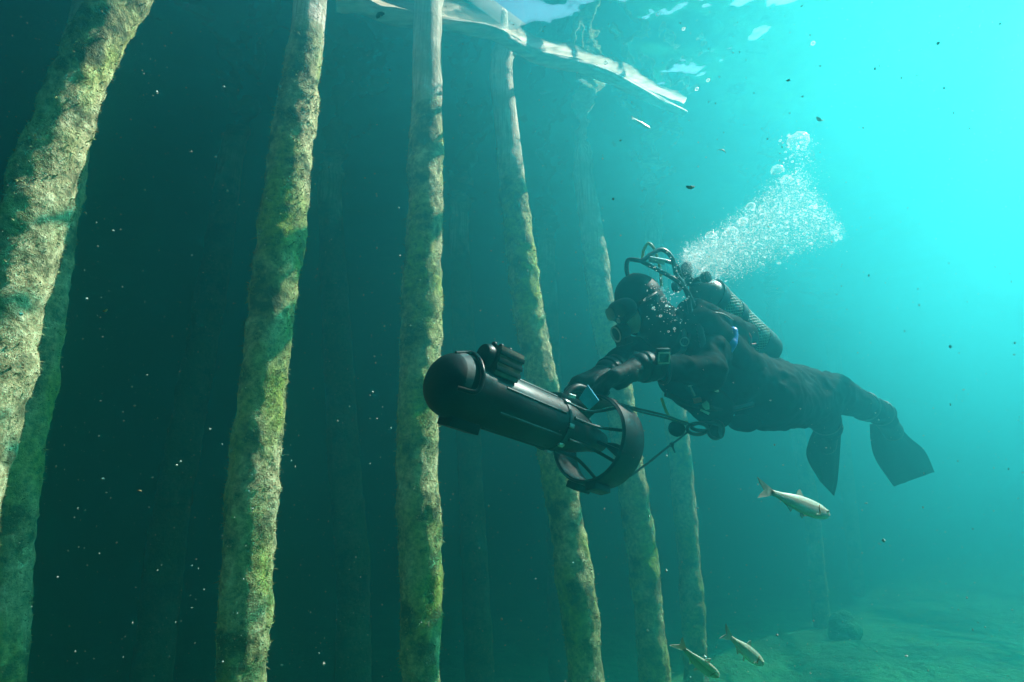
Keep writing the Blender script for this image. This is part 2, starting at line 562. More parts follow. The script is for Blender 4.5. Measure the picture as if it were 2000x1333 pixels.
def bubble_material(name, lo, hi):
    m = bpy.data.materials.new(name); m.use_nodes = True
    nt = m.node_tree; nt.nodes.clear()
    out = node(nt, 'ShaderNodeOutputMaterial')
    lw = node(nt, 'ShaderNodeLayerWeight'); lw.inputs[0].default_value = 0.5
    mr = node(nt, 'ShaderNodeMapRange')
    nt.links.new(lw.outputs['Facing'], mr.inputs['Value'])
    mr.inputs['To Min'].default_value = lo; mr.inputs['To Max'].default_value = hi
    tr = node(nt, 'ShaderNodeBsdfTransparent')
    gl = node(nt, 'ShaderNodeBsdfGlossy'); gl.inputs['Roughness'].default_value = 0.18
    df1 = node(nt, 'ShaderNodeBsdfDiffuse'); df1.inputs[0].default_value = (0.75, 0.76, 0.76, 1)
    tl = node(nt, 'ShaderNodeBsdfTranslucent'); tl.inputs[0].default_value = (0.75, 0.76, 0.76, 1)
    df = node(nt, 'ShaderNodeAddShader')
    nt.links.new(df1.outputs[0], df.inputs[0]); nt.links.new(tl.outputs[0], df.inputs[1])
    m2 = node(nt, 'ShaderNodeMixShader'); m2.inputs[0].default_value = 0.8
    nt.links.new(gl.outputs[0], m2.inputs[1]); nt.links.new(df.outputs[0], m2.inputs[2])
    mx = node(nt, 'ShaderNodeMixShader')
    nt.links.new(mr.outputs[0], mx.inputs[0])
    nt.links.new(tr.outputs[0], mx.inputs[1]); nt.links.new(m2.outputs[0], mx.inputs[2])
    nt.links.new(mx.outputs[0], out.inputs['Surface'])
    return m
M['bubble'] = bubble_material('air_bubble', 0.03, 0.8)
M['spray'] = bubble_material('fine_air_bubbles', 0.7, 1.0)

def speck_material():
    m, nt, b = new_mat('drifting_specks')
    f = noise_fac(nt, 2.2, 2, 0.5)
    nt.links.new(ramp(nt, f, [(0.4, (0.34, 0.35, 0.30)), (0.6, (0.55, 0.58, 0.52))]), b.inputs['Base Color'])
    b.inputs['Roughness'].default_value = 0.6
    return m
M['speck'] = speck_material()

def mesh_net_material():
    """woven tank net: threads opaque, holes see-through"""
    m = bpy.data.materials.new('tank_net'); m.use_nodes = True
    nt = m.node_tree; b = nt.nodes['Principled BSDF']; out = nt.nodes['Material Output']
    f = noise_fac(nt, 30)
    nt.links.new(ramp(nt, f, [(0.3, (0.16, 0.36, 0.31)), (0.7, (0.28, 0.50, 0.44))]), b.inputs['Base Color'])
    b.inputs['Roughness'].default_value = 0.5
    return m
M['net'] = mesh_net_material()

# ------------------------------------------------------------------ setting: bed, water surface, haze
def bed_z(x, y):
    p = np.stack([np.asarray(x, float).ravel(), np.asarray(y, float).ravel(), np.zeros(np.size(x))], 1)
    z = -5.2 + 0.05 * np.clip(p[:, 0], -5, 12) - 0.01 * np.clip(p[:, 1], 0, 30)
    return z + 0.16 * vnoise(p, 0.45, 3, 1) + 0.09 * vnoise(p, 1.9, 4, 2)
def axis_grid(lo, hi, a, b, fine, coarse):
    return np.concatenate([np.arange(lo, a, coarse), np.arange(a, b, fine), np.arange(b, hi + coarse, coarse)])
def sheet(name, gx, gy, fz, mat):
    X, Y = np.meshgrid(gx, gy, indexing='ij')
    Z = fz(X, Y).reshape(X.shape)
    n, m = X.shape
    V = np.stack([X, Y, Z], -1).reshape(-1, 3)
    i = np.arange(n * m).reshape(n, m)
    F = np.stack([i[:-1, :-1], i[1:, :-1], i[1:, 1:], i[:-1, 1:]], -1).reshape(-1, 4)
    return mesh_obj(name, V, F, mat)
bed = sheet('lake_bed', axis_grid(-58, 58, -6, 14, 0.09, 2.0), axis_grid(-58, 58, 3, 20, 0.09, 2.0), bed_z, M['bed'])
tag(bed, 'silty lake bed lit green between the pilings', kind='structure')

def wave_z(x, y):
    p = np.stack([x.ravel(), y.ravel(), np.zeros(x.size)], 1)
    return 0.020 * vnoise(p, 0.8, 2, 5) + 0.007 * vnoise(p, 2.6, 2, 6)
ws = sheet('water', axis_grid(-58, 58, -5, 9, 0.10, 2.0), axis_grid(-58, 58, 0, 12, 0.10, 2.0), wave_z, M['water'])
tag(ws, 'rippled underside of the lake surface', kind='structure')

def haze_box():
    m = bpy.data.materials.new('lake_water_haze'); m.use_nodes = True
    nt = m.node_tree; nt.nodes.clear()
    out = node(nt, 'ShaderNodeOutputMaterial')
    pv = node(nt, 'ShaderNodeVolumePrincipled')
    pv.inputs['Color'].default_value = (*HAZE_COLOR, 1)
    pv.inputs['Density'].default_value = HAZE_DENSITY
    pv.inputs['Anisotropy'].default_value = HAZE_G
    pv.inputs['Absorption Color'].default_value = (*HAZE_ABSORB, 1)
    nt.links.new(pv.outputs[0], out.inputs['Volume'])
    lo = (-60, -60, -8.5); hi = (60, 60, 0.75)
    v = [(x, y, z) for z in (lo[2], hi[2]) for y in (lo[1], hi[1]) for x in (lo[0], hi[0])]
    f = [(0, 2, 3, 1), (4, 5, 7, 6), (0, 1, 5, 4), (2, 6, 7, 3), (0, 4, 6, 2), (1, 3, 7, 5)]
    o = mesh_obj('haze', v, f, m, smooth=False)
    tag(o, 'green blue lake water haze', kind='stuff')
haze_box()

# ------------------------------------------------------------------ dock overhead
RO = np.array([-1.04, 2.4]); RD = np.array([0.735, 0.678]); RN = np.array([0.678, -0.735])
def dock():
    root = empty('wooden_dock', (RO[0], RO[1], 0.5))
    tag(root, 'dark wooden dock deck standing on the row of pilings', 'dock')
    mb = MB()
    t = -9.0
    k = 0
    while t < 30:
        a = RO + RD * (t + 0.10) - RN * 12.45
        mb.box((a[0], a[1], 0.60), np.array([RD[0], RD[1], 0]) * 0.0965, np.array([RN[0], RN[1], 0]) * 12.2, (0, 0, 0.012), 0.1)
        t += 0.198
        k += 1
    mb.build('deck', simple('dock_boards', (0.05, 0.045, 0.035), (0.11, 0.09, 0.07), 6, 0.8), root)
    for off, nm in ((-0.26, 'edge_beam'), (-1.9, 'joist'), (-3.8, 'joist')):
        a = RO + RD * 10.5 + RN * off
        b = MB().box((a[0], a[1], 0.495), np.array([RD[0], RD[1], 0]) * 19.4, np.array([RN[0], RN[1], 0]) * 0.09, (0, 0, 0.09), 0.1)
        b.build(nm, simple('dock_beam', (0.06, 0.05, 0.04), (0.12, 0.10, 0.08), 8, 0.8), root)
dock()

def raft():
    """unseen timber raft added right of and above the camera to shade the water close in front of it"""
    root = empty('shade_raft', (2.2, 0.0, 0.15))  # added out of view only to shade the near water
    tag(root, 'unseen dark timber raft on round floats added to shade the water', 'raft')
    mb = MB()
    for k in range(24):
        mb.box((2.05, -2.6 + 0.2 * k, 0.22), (0.85, 0, 0), (0, 0.097, 0), (0, 0, 0.02), 0.1)
    mb.build('deck', simple('shade_raft_boards', (0.05, 0.045, 0.035), (0.11, 0.09, 0.07), 6, 0.8), root)
    for x in (1.4, 2.05, 2.7):
        MB().lathe((x, -2.6, 0.03), (0, 1, 0), [(0, 0), (0, 0.12), (0.03, 0.15), (4.55, 0.15), (4.58, 0.12), (4.58, 0)], 28).build('float', simple('float_drum', (0.03, 0.05, 0.06), (0.06, 0.08, 0.09), 9, 0.5), root)
raft()

# ------------------------------------------------------------------ pilings
def piling(pix, Y, r_top, r_mid, r_bot, label, group, seed, mat='pile', blades=4000, blade_len=0.008):
    pts = np.array([PY(x, y, Y) for x, y in pix])
    o = np.argsort(pts[:, 2]); pts = pts[o]
    zs = np.arange(-5.9, 0.58, 0.022)
    def interp(c):
        z = pts[:, 2]
        v = np.interp(zs, z, pts[:, c])
        lo = zs < z[0]; hi = zs > z[-1]
        s0 = (pts[1, c] - pts[0, c]) / (z[1] - z[0]); s1 = (pts[-1, c] - pts[-2, c]) / (z[-1] - z[-2])
        v[lo] = pts[0, c] + s0 * (zs[lo] - z[0]); v[hi] = pts[-1, c] + s1 * np.clip(zs[hi] - z[-1], 0, 0.5)
        k = np.exp(-0.5 * (np.arange(-14, 15) / 6.0) ** 2); k /= k.sum()
        return np.convolve(np.pad(v, 14, mode='reflect', reflect_type='odd'), k, 'valid')
    cx = interp(0)
    cy = np.full(len(zs), Y)
    seg = 44
    th = np.linspace(0, 2 * math.pi, seg, endpoint=False)
    fr = np.clip((zs + 5.0) / 5.0, 0, 1)
    R0 = np.interp(fr, [0, 0.15, 0.55, 1.0], [r_bot, r_bot, r_mid, r_top])
    Z, T = np.meshgrid(zs, th, indexing='ij')
    def surf(Z, T, cxv, R):
        nrm = np.stack([np.cos(T), np.sin(T), np.zeros_like(T)], -1)
        q = np.stack([np.cos(T) * 0.12 + seed * 3.1, np.sin(T) * 0.12, Z], -1).reshape(-1, 3)
        wet = np.clip((-0.55 - Z) / 0.5, 0, 1).ravel()
        lump = 0.015 * vnoise(q, 3.0, 2, seed) + 0.015 * vnoise(q, 9, 3, seed + 1)
        fine = 0.012 * vnoise(q, 26, 3, seed + 2)
        rr = R.ravel() + lump * (0.35 + 0.65 * wet) + fine * (0.12 + 0.88 * wet) + 0.006 * wet
        rr = rr.reshape(T.shape)
        return np.stack([cxv, np.full_like(T, Y), Z], -1) + nrm * rr[..., None], nrm
    V, _ = surf(Z, T, np.repeat(cx[:, None], seg, 1), np.repeat(R0[:, None], seg, 1))
    n = len(zs)
    i = np.arange(n * seg).reshape(n, seg)
    j = np.roll(i, -1, 1)
    F = np.stack([i[:-1], j[:-1], j[1:], i[1:]], -1).reshape(-1, 4).tolist()
    F.append(list(i[-1])); F.append(list(i[0][::-1]))
    base = (float(cx[0]), Y, float(zs[0]))
    root = empty('wooden_piling', base)
    tag(root, label, 'piling', group)
    ob = mesh_obj('trunk', V.reshape(-1, 3), F, M[mat], root)
    tmat = M['tuft' if mat == 'pile' else 'tuft_shaded']
    if blades:
        z = rng.uniform(-5.2, -0.5, blades); t = rng.uniform(0, 2 * math.pi, blades)
        keep = rng.random(blades) < np.clip((-0.6 - z) / 0.7, 0.05, 1)
        q = np.stack([np.cos(t) * 0.12, np.sin(t) * 0.12, z], 1)
        keep &= (vnoise(q, 7, 2, seed + 9) > -0.25)
        z = z[keep]; t = t[keep]
        cxx = np.interp(z, zs, cx); RR = np.interp(z, zs, R0)
        p, nr = surf(z, t, cxx, RR)
        L = rng.gamma(2.2, blade_len / 2.2, len(z)); W = rng.uniform(0.0012, 0.0030, len(z))
        d = nr + rng.normal(0, 0.55, p.shape); d[:, 2] -= 0.25
        d /= np.linalg.norm(d, axis=1)[:, None]
        s = np.cross(d, rng.normal(0, 1, p.shape)); s /= np.linalg.norm(s, axis=1)[:, None]
        a = p - nr * 0.003
        q0 = a + s * W[:, None]; q1 = a - s * W[:, None]
        mid = a + d * L[:, None] * 0.55
        q2 = mid - s * W[:, None] * 0.8; q3 = mid + s * W[:, None] * 0.8
        tip = a + d * L[:, None] + rng.normal(0, 0.003, p.shape)
        VV = np.stack([q0, q1, q2, q3, tip], 1).reshape(-1, 3)
        k = np.arange(len(z)) * 5
        FF = np.stack([k, k + 1, k + 2, k + 3], 1).tolist() + np.stack([k + 3, k + 2, k + 4], 1).tolist()
        mesh_obj('algae', VV, FF, tmat, root, smooth=False)
    return root
G1 = 'pilings in the front row along the dock edge'
G2 = 'dim pilings under the dock behind the front row'
def off(l, d): return [(x - d, y) for x, y in l]
piling([(236, 0), (172, 100), (141, 190), (97, 300), (50, 500), (10, 640), (-40, 830)], 1.75, 0.072, 0.088, 0.095, 'thick slanting piling at the far left with bright green algae, nearest of all', G1, 1, blades=26000, blade_len=0.006)
piling([(110, 400), (88, 550), (62, 700), (38, 850), (18, 1000), (-10, 1333)], 2.35, 0.080, 0.088, 0.085, 'shaded brownish piling right behind the thick slanting green one', G1, 2, 'pile', blades=12000)
piling([(600, 60), (590, 150), (575, 250), (557, 400), (532, 600), (508, 800), (488, 1000), (474, 1333)], 2.40, 0.078, 0.094, 0.078, 'broad algae covered piling with a glaring white bleached top', G1, 3, blades=26000)
piling([(835, 100), (833, 300), (828, 500), (820, 700), (815, 900), (822, 1100), (822, 1333)], 2.96, 0.088, 0.103, 0.080, 'upright fuzzy piling just left of the black scooter nose', G1, 4, blades=22000)
piling(off([(1018, 200), (1040, 400), (1065, 600), (1090, 740), (1130, 950), (1160, 1150), (1180, 1333)], 34), 3.6, 0.086, 0.098, 0.100, 'leaning piling passing behind the middle of the black scooter', G1, 5, blades=18000)
piling(off([(1140, 200), (1165, 330), (1190, 480), (1205, 600), (1235, 760), (1262, 930), (1290, 1130), (1308, 1333)], 29), 4.9, 0.10, 0.118, 0.108, 'leaning piling passing behind the scooter shroud ring and the gloved hands', G1, 6, blades=14000)
piling(off([(1262, 300), (1292, 420), (1302, 480), (1322, 640), (1346, 830), (1362, 1000), (1376, 1180), (1384, 1333)], 24), 6.4, 0.105, 0.115, 0.115, 'thin looking piling behind the diver hood and hanging harness cords', G1, 7, blades=12000)
piling(off([(1500, 520), (1526, 640), (1545, 720), (1600, 980), (1622, 1240)], 15), 10.0, 0.12, 0.12, 0.12, 'faint green piling standing behind the diver legs', G1, 8, 'pile', blades=3000)
piling(off([(1625, 560), (1642, 700), (1668, 950), (1692, 1200)], 12), 12.5, 0.13, 0.13, 0.13, 'faintest distant piling, between the two fins', G1, 9, 'pile', blades=2000)
piling([(445, 350), (425, 500), (400, 650), (365, 830), (330, 1030), (295, 1333)], 4.7, 0.11, 0.12, 0.135, 'dim green piling in the dark between the slanting and broad pilings', G2, 10, 'pile_shaded', blades=3000)
piling([(640, 300), (655, 600), (672, 900), (690, 1100), (690, 1333)], 5.2, 0.12, 0.13, 0.14, 'dim green piling in the dark just right of the broad white topped one', G2, 11, 'pile_shaded', blades=3000)
piling([(885, 200), (903, 600), (922, 1000), (938, 1333)], 6.0, 0.11, 0.12, 0.13, 'dim piling in the dark below the scooter, right of the upright piling', G2, 12, 'pile_shaded', blades=2000)
piling([(1060, 300), (1075, 700), (1090, 1000), (1098, 1333)], 6.8, 0.11, 0.12, 0.13, 'dim piling far under the dock behind the leaning scooter piling', G2, 13, 'pile_shaded', blades=1500)

# floating boom log at the surface, in front of the pilings
def boom():
    pix = [(655, -4), (700, 14), (760, 28), (860, 52), (960, 72), (1010, 90), (1060, 112), (1130, 130), (1190, 150), (1260, 185), (1335, 225)]
    pts = []
    for x, y in pix:
        r = FWD + (x - 1000) / FPX * RGT + (666.5 - y) / FPX * UPV
        pts.append(CAM + r * (2.94 / r[2]) + np.array([0, 0.03 * math.sin(x * 0.05), 0]))
    c = spline(pts, 14)
    n = len(c); seg = 28
    vs = []
    root = empty('floating_log', tuple(pts[0]))
    for i, p in enumerate(c):
        t = c[min(i + 1, n - 1)] - c[max(0, i - 1)]; t /= np.linalg.norm(t)
        a, b = frame(t)
        for k in range(seg):
            th = 2 * math.pi * k / seg
            q = p + 0.0
            rr = 0.050 * (1 - 0.25 * i / n)
            nn = vnoise(np.array([[i * 0.05, math.cos(th), math.sin(th)]]), 1.6, 3, 21)[0]
            vs.append(q + (rr * (1 + 0.5 * nn) * min(1, 0.7 + (n - i) / 60)) * (math.cos(th) * a + math.sin(th) * b))
    fs = []
    for i in range(n - 1):
        for k in range(seg):
            fs.append((i * seg + k, i * seg + (k + 1) % seg, (i + 1) * seg + (k + 1) % seg, (i + 1) * seg + k))
    fs += [tuple(range(seg))[::-1], tuple((n - 1) * seg + k for k in range(seg))]
    o = mesh_obj('wood', vs, fs, M['log'], root)
    tag(root, 'pale crooked log floating at the surface across the piling tops', 'log')
boom()

# ------------------------------------------------------------------ diver
person = empty('person', tuple(P(1500, 770, 2.72)))
tag(person, 'scuba diver in black drysuit, hood, mask and fins swimming with a scooter', 'person')

def cvec(x, y, z):
    """camera-space direction (right, up, away) to world"""
    return x * RGT + y * UPV + z * FWD
J = dict(
    head=P(1246, 597, 2.36), neck=P(1300, 642, 2.46), chest=P(1365, 682, 2.53), belly=P(1425, 735, 2.62), pelvis=P(1500, 765, 2.74),
    shN=P(1382, 688, 2.38), elN=P(1385, 727, 2.20), wrN=P(1272, 716, 2.05),
    shF=P(1322, 655, 2.64), elF=P(1232, 692, 2.48), wrF=P(1185, 728, 2.18),
    hipN=P(1500, 782, 2.66), hipF=P(1505, 755, 2.84),
    knA=P(1628, 768, 3.06), anA=P(1722, 808, 3.36), toA=P(1742, 842, 3.42),
    knB=P(1598, 795, 2.98), anB=P(1618, 836, 3.32), toB=P(1612, 868, 3.36))
fdir = cvec(-0.86, -0.30, -0.40); fdir /= np.linalg.norm(fdir)          # where the face looks
hup = cvec(-0.25, 0.95, 0.05); hup -= fdir * (hup @ fdir); hup /= np.linalg.norm(hup)
hsd = np.cross(fdir, hup)

def folds(amp, scale=1.0):
    def fn(X):
        n = vnoise(X, 9 * scale, 2, 31)
        return amp * (0.6 * np.abs(n) + 0.5 * vnoise(X, 24 * scale, 2, 32))
    return fn
H = J['head']
b = Sdf(0.05)
b.cone(J['neck'], J['chest'], 0.08, 0.14)
b.cone(J['chest'], J['belly'], 0.14, 0.145)
b.cone(J['belly'], J['pelvis'], 0.145, 0.165)
b.cone(J['shN'], J['shF'], 0.095, 0.095)
b.chain([J['shN'], J['elN'], J['wrN']], [0.074, 0.064, 0.046], 0.03)
b.chain([J['shF'], J['elF'], J['wrF']], [0.088, 0.068, 0.046], 0.03)
b.cone(J['hipN'], J['knB'], 0.142, 0.104)
b.cone(J['hipF'], J['knA'], 0.142, 0.104)
b.chain([J['knA'], J['anA'], J['toA']], [0.098, 0.068, 0.05], 0.03)
b.chain([J['knB'], J['anB'], J['toB']], [0.098, 0.068, 0.05], 0.03)
# head with brow, nose, cheeks and jaw
b.cone(H, J['neck'], 0.075, 0.08, 0.03)
b.ell(H + fdir * -0.01 + hup * 0.015, fdir * 0.095, hup * 0.105, hsd * 0.078, 0.02)
b.ell(H + fdir * 0.045 - hup * 0.055, fdir * 0.050, hup * 0.055, hsd * 0.055, 0.02)
b.cone(H + fdir * 0.085 + hup * 0.005, H + fdir * 0.108 - hup * 0.033, 0.010, 0.016, 0.012)
for s in (-1, 1):
    b.ell(H + fdir * 0.062 - hup * 0.035 + hsd * 0.035 * s, fdir * 0.03, hup * 0.03, hsd * 0.026, 0.015)
    b.ell(H - fdir * 0.005 + hsd * 0.078 * s, fdir * 0.02, hup * 0.03, hsd * 0.012, 0.01)
v, f = b.mesh(0.0085, folds(0.022))
body = mesh_obj('body', v, f, [M['suit'], M['skin']], person)
ctr = v[f].mean(1)
rel = ctr - H
isface = (rel @ fdir > 0.02) & (np.linalg.norm(rel, axis=1) < 0.135)
body.data.polygons.foreach_set('material_index', isface.astype(int))

# hood with a face opening
hd = Sdf(0.03)
hd.ell(H - fdir * 0.015 + hup * 0.016, fdir * 0.107, hup * 0.118, hsd * 0.092)
hd.ell(H + fdir * 0.022 - hup * 0.055, fdir * 0.062, hup * 0.066, hsd * 0.074)
hd.cone(H - fdir * 0.02 - hup * 0.04, J['neck'], 0.088, 0.098)
hd.ell(H + fdir * 0.100 - hup * 0.036, fdir * 0.085, hup * 0.080, hsd * 0.070, 0.012, True)
hd.build('hood', M['neoprene'], person, 0.006, folds(0.004, 1.5))

# mask: skirt + frame, two lenses, strap
mroot = None
mk = Sdf(0.03)
mc = H + fdir * 0.082 + hup * 0.004
for s in (-1, 1):
    mk.ell(mc + hsd * 0.028 * s, fdir * 0.042, hup * 0.045, hsd * 0.052)
mk.ell(mc - hup * 0.034 + fdir * 0.012, fdir * 0.034, hup * 0.026, hsd * 0.024)
mk.half(mc + fdir * 0.033, fdir, 0.006)
mask = mk.build('mask', M['rubber'], person, 0.0045)
lm = MB()
for s in (-1, 1):
    c = mc + hsd * 0.037 * s + fdir * 0.0335
    ring = []
    for k in range(24):
        th = 2 * math.pi * k / 24
        ring.append(c + hsd * 0.031 * math.copysign(abs(math.cos(th)) ** 0.7, math.cos(th)) + hup * 0.027 * math.copysign(abs(math.sin(th)) ** 0.7, math.sin(th)))
    lm.prism(ring, fdir, 0.006)
lm.build('lens', M['lens'], mask)
sp = []
for k in range(13):
    th = -0.25 + (math.pi + 0.5) * k / 12
    sp.append(H - fdir * (0.126 * math.sin(th) - 0.03) + hsd * 0.100 * math.cos(th) + hup * (0.012 + 0.02 * math.sin(th)))
MB().tube(spline(sp, 4), 0.008, 8).build('strap', M['rubber'], mask)

# gloves: palm, four fingers curled on the grip, thumb
def glove(w, knuck, across, curl, fl, name='glove'):
    """w wrist point, knuck middle knuckle point, across the direction index->little, curl the direction the fingers bend to"""
    w = np.array(w); knuck = np.array(knuck)
    fw = knuck - w; L = np.linalg.norm(fw); fw /= L
    across = across - fw * (across @ fw); across /= np.linalg.norm(across)
    curl = curl - fw * (curl @ fw); curl /= np.linalg.norm(curl)
    s = Sdf(0.012)
    s.cone(w - fw * 0.03, w + fw * 0.01, 0.042, 0.040, 0.03)
    for k in (-1.0, -0.33, 0.33, 1.0):
        s.cone(w + across * 0.016 * k, knuck + across * 0.034 * k, 0.030, 0.023, 0.02)
    for k, (m, bend) in zip((-1.0, -0.33, 0.33, 1.0), ((0.92, 0.2), (1.05, 0.1), (1.0, 0.0), (0.8, 0.1))):
        a = knuck + across * 0.037 * k
        d1 = fw * 0.75 + curl * (0.65 + bend * 0.3)
        d1 /= np.linalg.norm(d1)
        p1 = a + d1 * 0.046 * m * fl
        d2 = curl * 0.95 - fw * (0.15 - bend)
        d2 /= np.linalg.norm(d2)
        p2 = p1 + d2 * 0.030 * m * fl
        d3 = curl * 0.55 - fw * 0.85; d3 /= np.linalg.norm(d3)
        p3 = p2 + d3 * 0.024 * m * fl
        s.chain([a, p1, p2, p3], [0.0190, 0.0170, 0.0155, 0.0130], 0.006)
    # thumb from the side of the palm near its base
    t0 = w + fw * L * 0.30 - across * 0.030 + curl * 0.008
    t1 = t0 + (fw * 0.55 - across * 0.5 + curl * 0.65) * 0.042
    t2 = t1 + (fw * 0.75 + across * 0.15 + curl * 0.6) * 0.034
    t3 = t2 + (fw * 0.75 + across * 0.45 + curl * 0.3) * 0.024
    s.chain([t0, t1, t2, t3], [0.026, 0.0205, 0.0175, 0.014], 0.010)
    return s.build(name, M['glove'], person, 0.0042, folds(0.004, 2.5))
glove(P(1245, 720, 2.03), P(1188, 742, 1.93), cvec(0.05, -0.25, 0.95), cvec(-0.55, -0.8, 0.1), 1.0)
glove(P(1180, 732, 2.16), P(1140, 748, 2.06), cvec(0.1, -0.1, -0.95), cvec(-0.5, -0.8, -0.1), 1.0)
# dry-glove cuff rings
for a, bq in ((P(1285, 716, 2.065), P(1238, 718, 2.015)), (P(1205, 716, 2.22), P(1178, 733, 2.15))):
    d = bq - a; L = np.linalg.norm(d)
    MB().lathe(a, d, [(0, 0.040), (0.0, 0.050), (L * 0.25, 0.054), (L * 0.3, 0.050), (L * 0.42, 0.050), (L * 0.46, 0.057), (L * 0.62, 0.057), (L * 0.66, 0.051), (L * 0.8, 0.052), (L * 0.95, 0.047), (L, 0.040)], 36).build('cuff', M['rubber'], person)
# wrist computer
wc = P(1294, 697, 1.985)
wx, wy, wz = cvec(0.98, 0.02, 0.18), cvec(0, 0.98, -0.2), cvec(-0.18, 0.2, 0.96)
wr = empty('dive_computer', tuple(wc - np.array(person.location))); wr.parent = person
MB().box(wc, wx * 0.024, wy * 0.030, wz * 0.010, 0.3).build('case', M['satin'], wr)
MB().box(wc - wz * 0.0105 - wy * 0.002, wx * 0.017, wy * 0.014, wz * 0.002, 0.2).build('screen', M['lens'], wr)
fr = MB()
for s in (-1, 1):
    fr.box(wc - wz * 0.012 - wy * (0.002 + 0.018 * s), wx * 0.021, wy * 0.003, wz * 0.002)
    fr.box(wc - wz * 0.0118 - wy * 0.002 + wx * 0.0195 * s, wx * 0.0025, wy * 0.0148, wz * 0.002)
fr.build('frame', M['steel'], wr)
MB().tube([P(1294, 716, 2.075) + 0.062 * (math.cos(t) * wy + math.sin(t) * wz) for t in np.linspace(0, 6.1, 30)], 0.008, 8).build('strap', M['rubber'], wr)

# fins
def fin(outline, dn, df, ank, toe):
    pts = [P(x, y, d) for x, y, d in outline]
    n = np.cross(pts[2] - pts[0], pts[-2] - pts[0]); n /= np.linalg.norm(n)
    # resample outline smoothly, then a grid across left and right edges
    root = empty('fin', tuple(np.array(ank) - np.array(person.location))); root.parent = person
    h = len(pts) // 2
    left = np.array(spline(pts[:h], 8)); right = np.array(spline(pts[h:][::-1], 8))
    def res(a, k):
        s = np.r_[0, np.cumsum(np.linalg.norm(np.diff(a, axis=0), axis=1))]
        t = np.linspace(0, s[-1], k)
        return np.stack([np.interp(t, s, a[:, i]) for i in range(3)], 1)
    nl, nw = 22, 13
    left, right = res(left, nl), res(right, nl)
    V = []
    for side in (1, -1):
        for i in range(nl):
            for j in range(nw):
                u = j / (nw - 1)
                e = abs(2 * u - 1)
                th = (0.010 if (j in (0, nw - 1)) else 0.004) + (0.006 if j in (3, 9) else 0)
                th *= 1.2 - 0.7 * i / nl
                sag = 0.02 * math.sin(math.pi * i / (nl - 1)) * (1 - e * e)
                V.append(left[i] * (1 - u) + right[i] * u + n * (side * th + sag))
    F = []
    N = nl * nw
    for i in range(nl - 1):
        for j in range(nw - 1):
            a = i * nw + j
            F.append((a, a + 1, a + nw + 1, a + nw)); F.append((N + a, N + a + nw, N + a + nw + 1, N + a + 1))
    for i in range(nl - 1):
        for j in (0, nw - 1):
            a = i * nw + j
            F.append((a, a + nw, N + a + nw, N + a))
    for j in range(nw - 1):
        for i in (0, nl - 1):
            a = i * nw + j
            F.append((a, a + 1, N + a + 1, N + a))
    mb = MB(); mb.add(V, F); mb.build('blade', M['fin'], root)
    s = Sdf(0.02)
    base = (left[2] + right[2]) / 2
    s.chain([ank, toe, base], [0.062, 0.056, 0.040])
    s.build('foot_pocket', M['rubber'], root, 0.008)
    return root
fin([(1702, 830, 3.40), (1704, 868, 3.43), (1714, 902, 3.47), (1746, 950, 3.54), (1824, 922, 3.60), (1804, 880, 3.56), (1772, 852, 3.50), (1744, 818, 3.42)], 0, 0, J['anA'], J['toA'])
fin([(1594, 838, 3.30), (1582, 864, 3.33), (1578, 896, 3.35), (1603, 942, 3.42), (1628, 968, 3.47), (1634, 940, 3.45), (1638, 886, 3.40), (1640, 840, 3.34)], 0, 0, J['anB'], J['toB'])

# suit pockets and knee pads
pk = Sdf(0.02)
pk.ell(P(1455, 826, 2.62), cvec(0.075, 0.01, 0.01), cvec(-0.004, 0.042, 0), cvec(0, 0, 0.06))
pk.build('thigh_pocket', M['suit'], person, 0.007, folds(0.008))
kp = Sdf(0.02)
kp.ell(P(1590, 822, 2.94), cvec(0.065, -0.01, 0.01), cvec(0.006, 0.04, 0), cvec(0, 0, 0.06))
kp.build('knee_pad', M['suit'], person, 0.007, folds(0.006))

def band(c, ax, r, wd, name, mat, n=28):
    ax = np.array(ax) / np.linalg.norm(ax)
    MB().lathe(np.array(c) - ax * wd / 2, ax, [(0, r - 0.004), (0, r + 0.003), (wd * .3, r + 0.005), (wd * .7, r + 0.005), (wd, r + 0.003), (wd, r - 0.004)], n).build(name, M[mat], person)
for a_, q_ in ((J['knA'], J['anA']), (J['knB'], J['anB'])):
    d_ = q_ - a_
    band(a_ + d_ * 0.62, d_, 0.080, 0.028, 'leg_strap', 'rubber')
    band(a_ + d_ * 0.97, d_, 0.072, 0.024, 'ankle_strap', 'rubber')
d_ = J['elN'] - J['wrN']

# ------------------------------------------------------------------ scuba set on the diver's back
rig = empty('scuba_set', tuple(P(1440, 640, 2.72)))
tag(rig, 'black scuba set with netted tank, hoses and harness strapped on the diver', 'scuba set')
T0, T1 = P(1362, 563, 2.60), P(1490, 682, 2.88)
ta = T1 - T0; TL = np.linalg.norm(ta); ta /= TL
MB().lathe(T0, ta, [(-0.03, 0.018), (-0.025, 0.026), (0, 0.045), (0.03, 0.072), (0.06, 0.084), (0.09, 0.088), (TL - 0.02, 0.088), (TL + 0.01, 0.08), (TL + 0.03, 0.05), (TL + 0.035, 0.0)], 44).build('tank', M['tank'], rig)
MB().lathe(T0, ta, [(TL - 0.10, 0.0), (TL - 0.10, 0.093), (TL - 0.02, 0.0945), (TL + 0.025, 0.090), (TL + 0.045, 0.07), (TL + 0.05, 0.0)], 44).build('tank_boot', M['rubber'], rig)
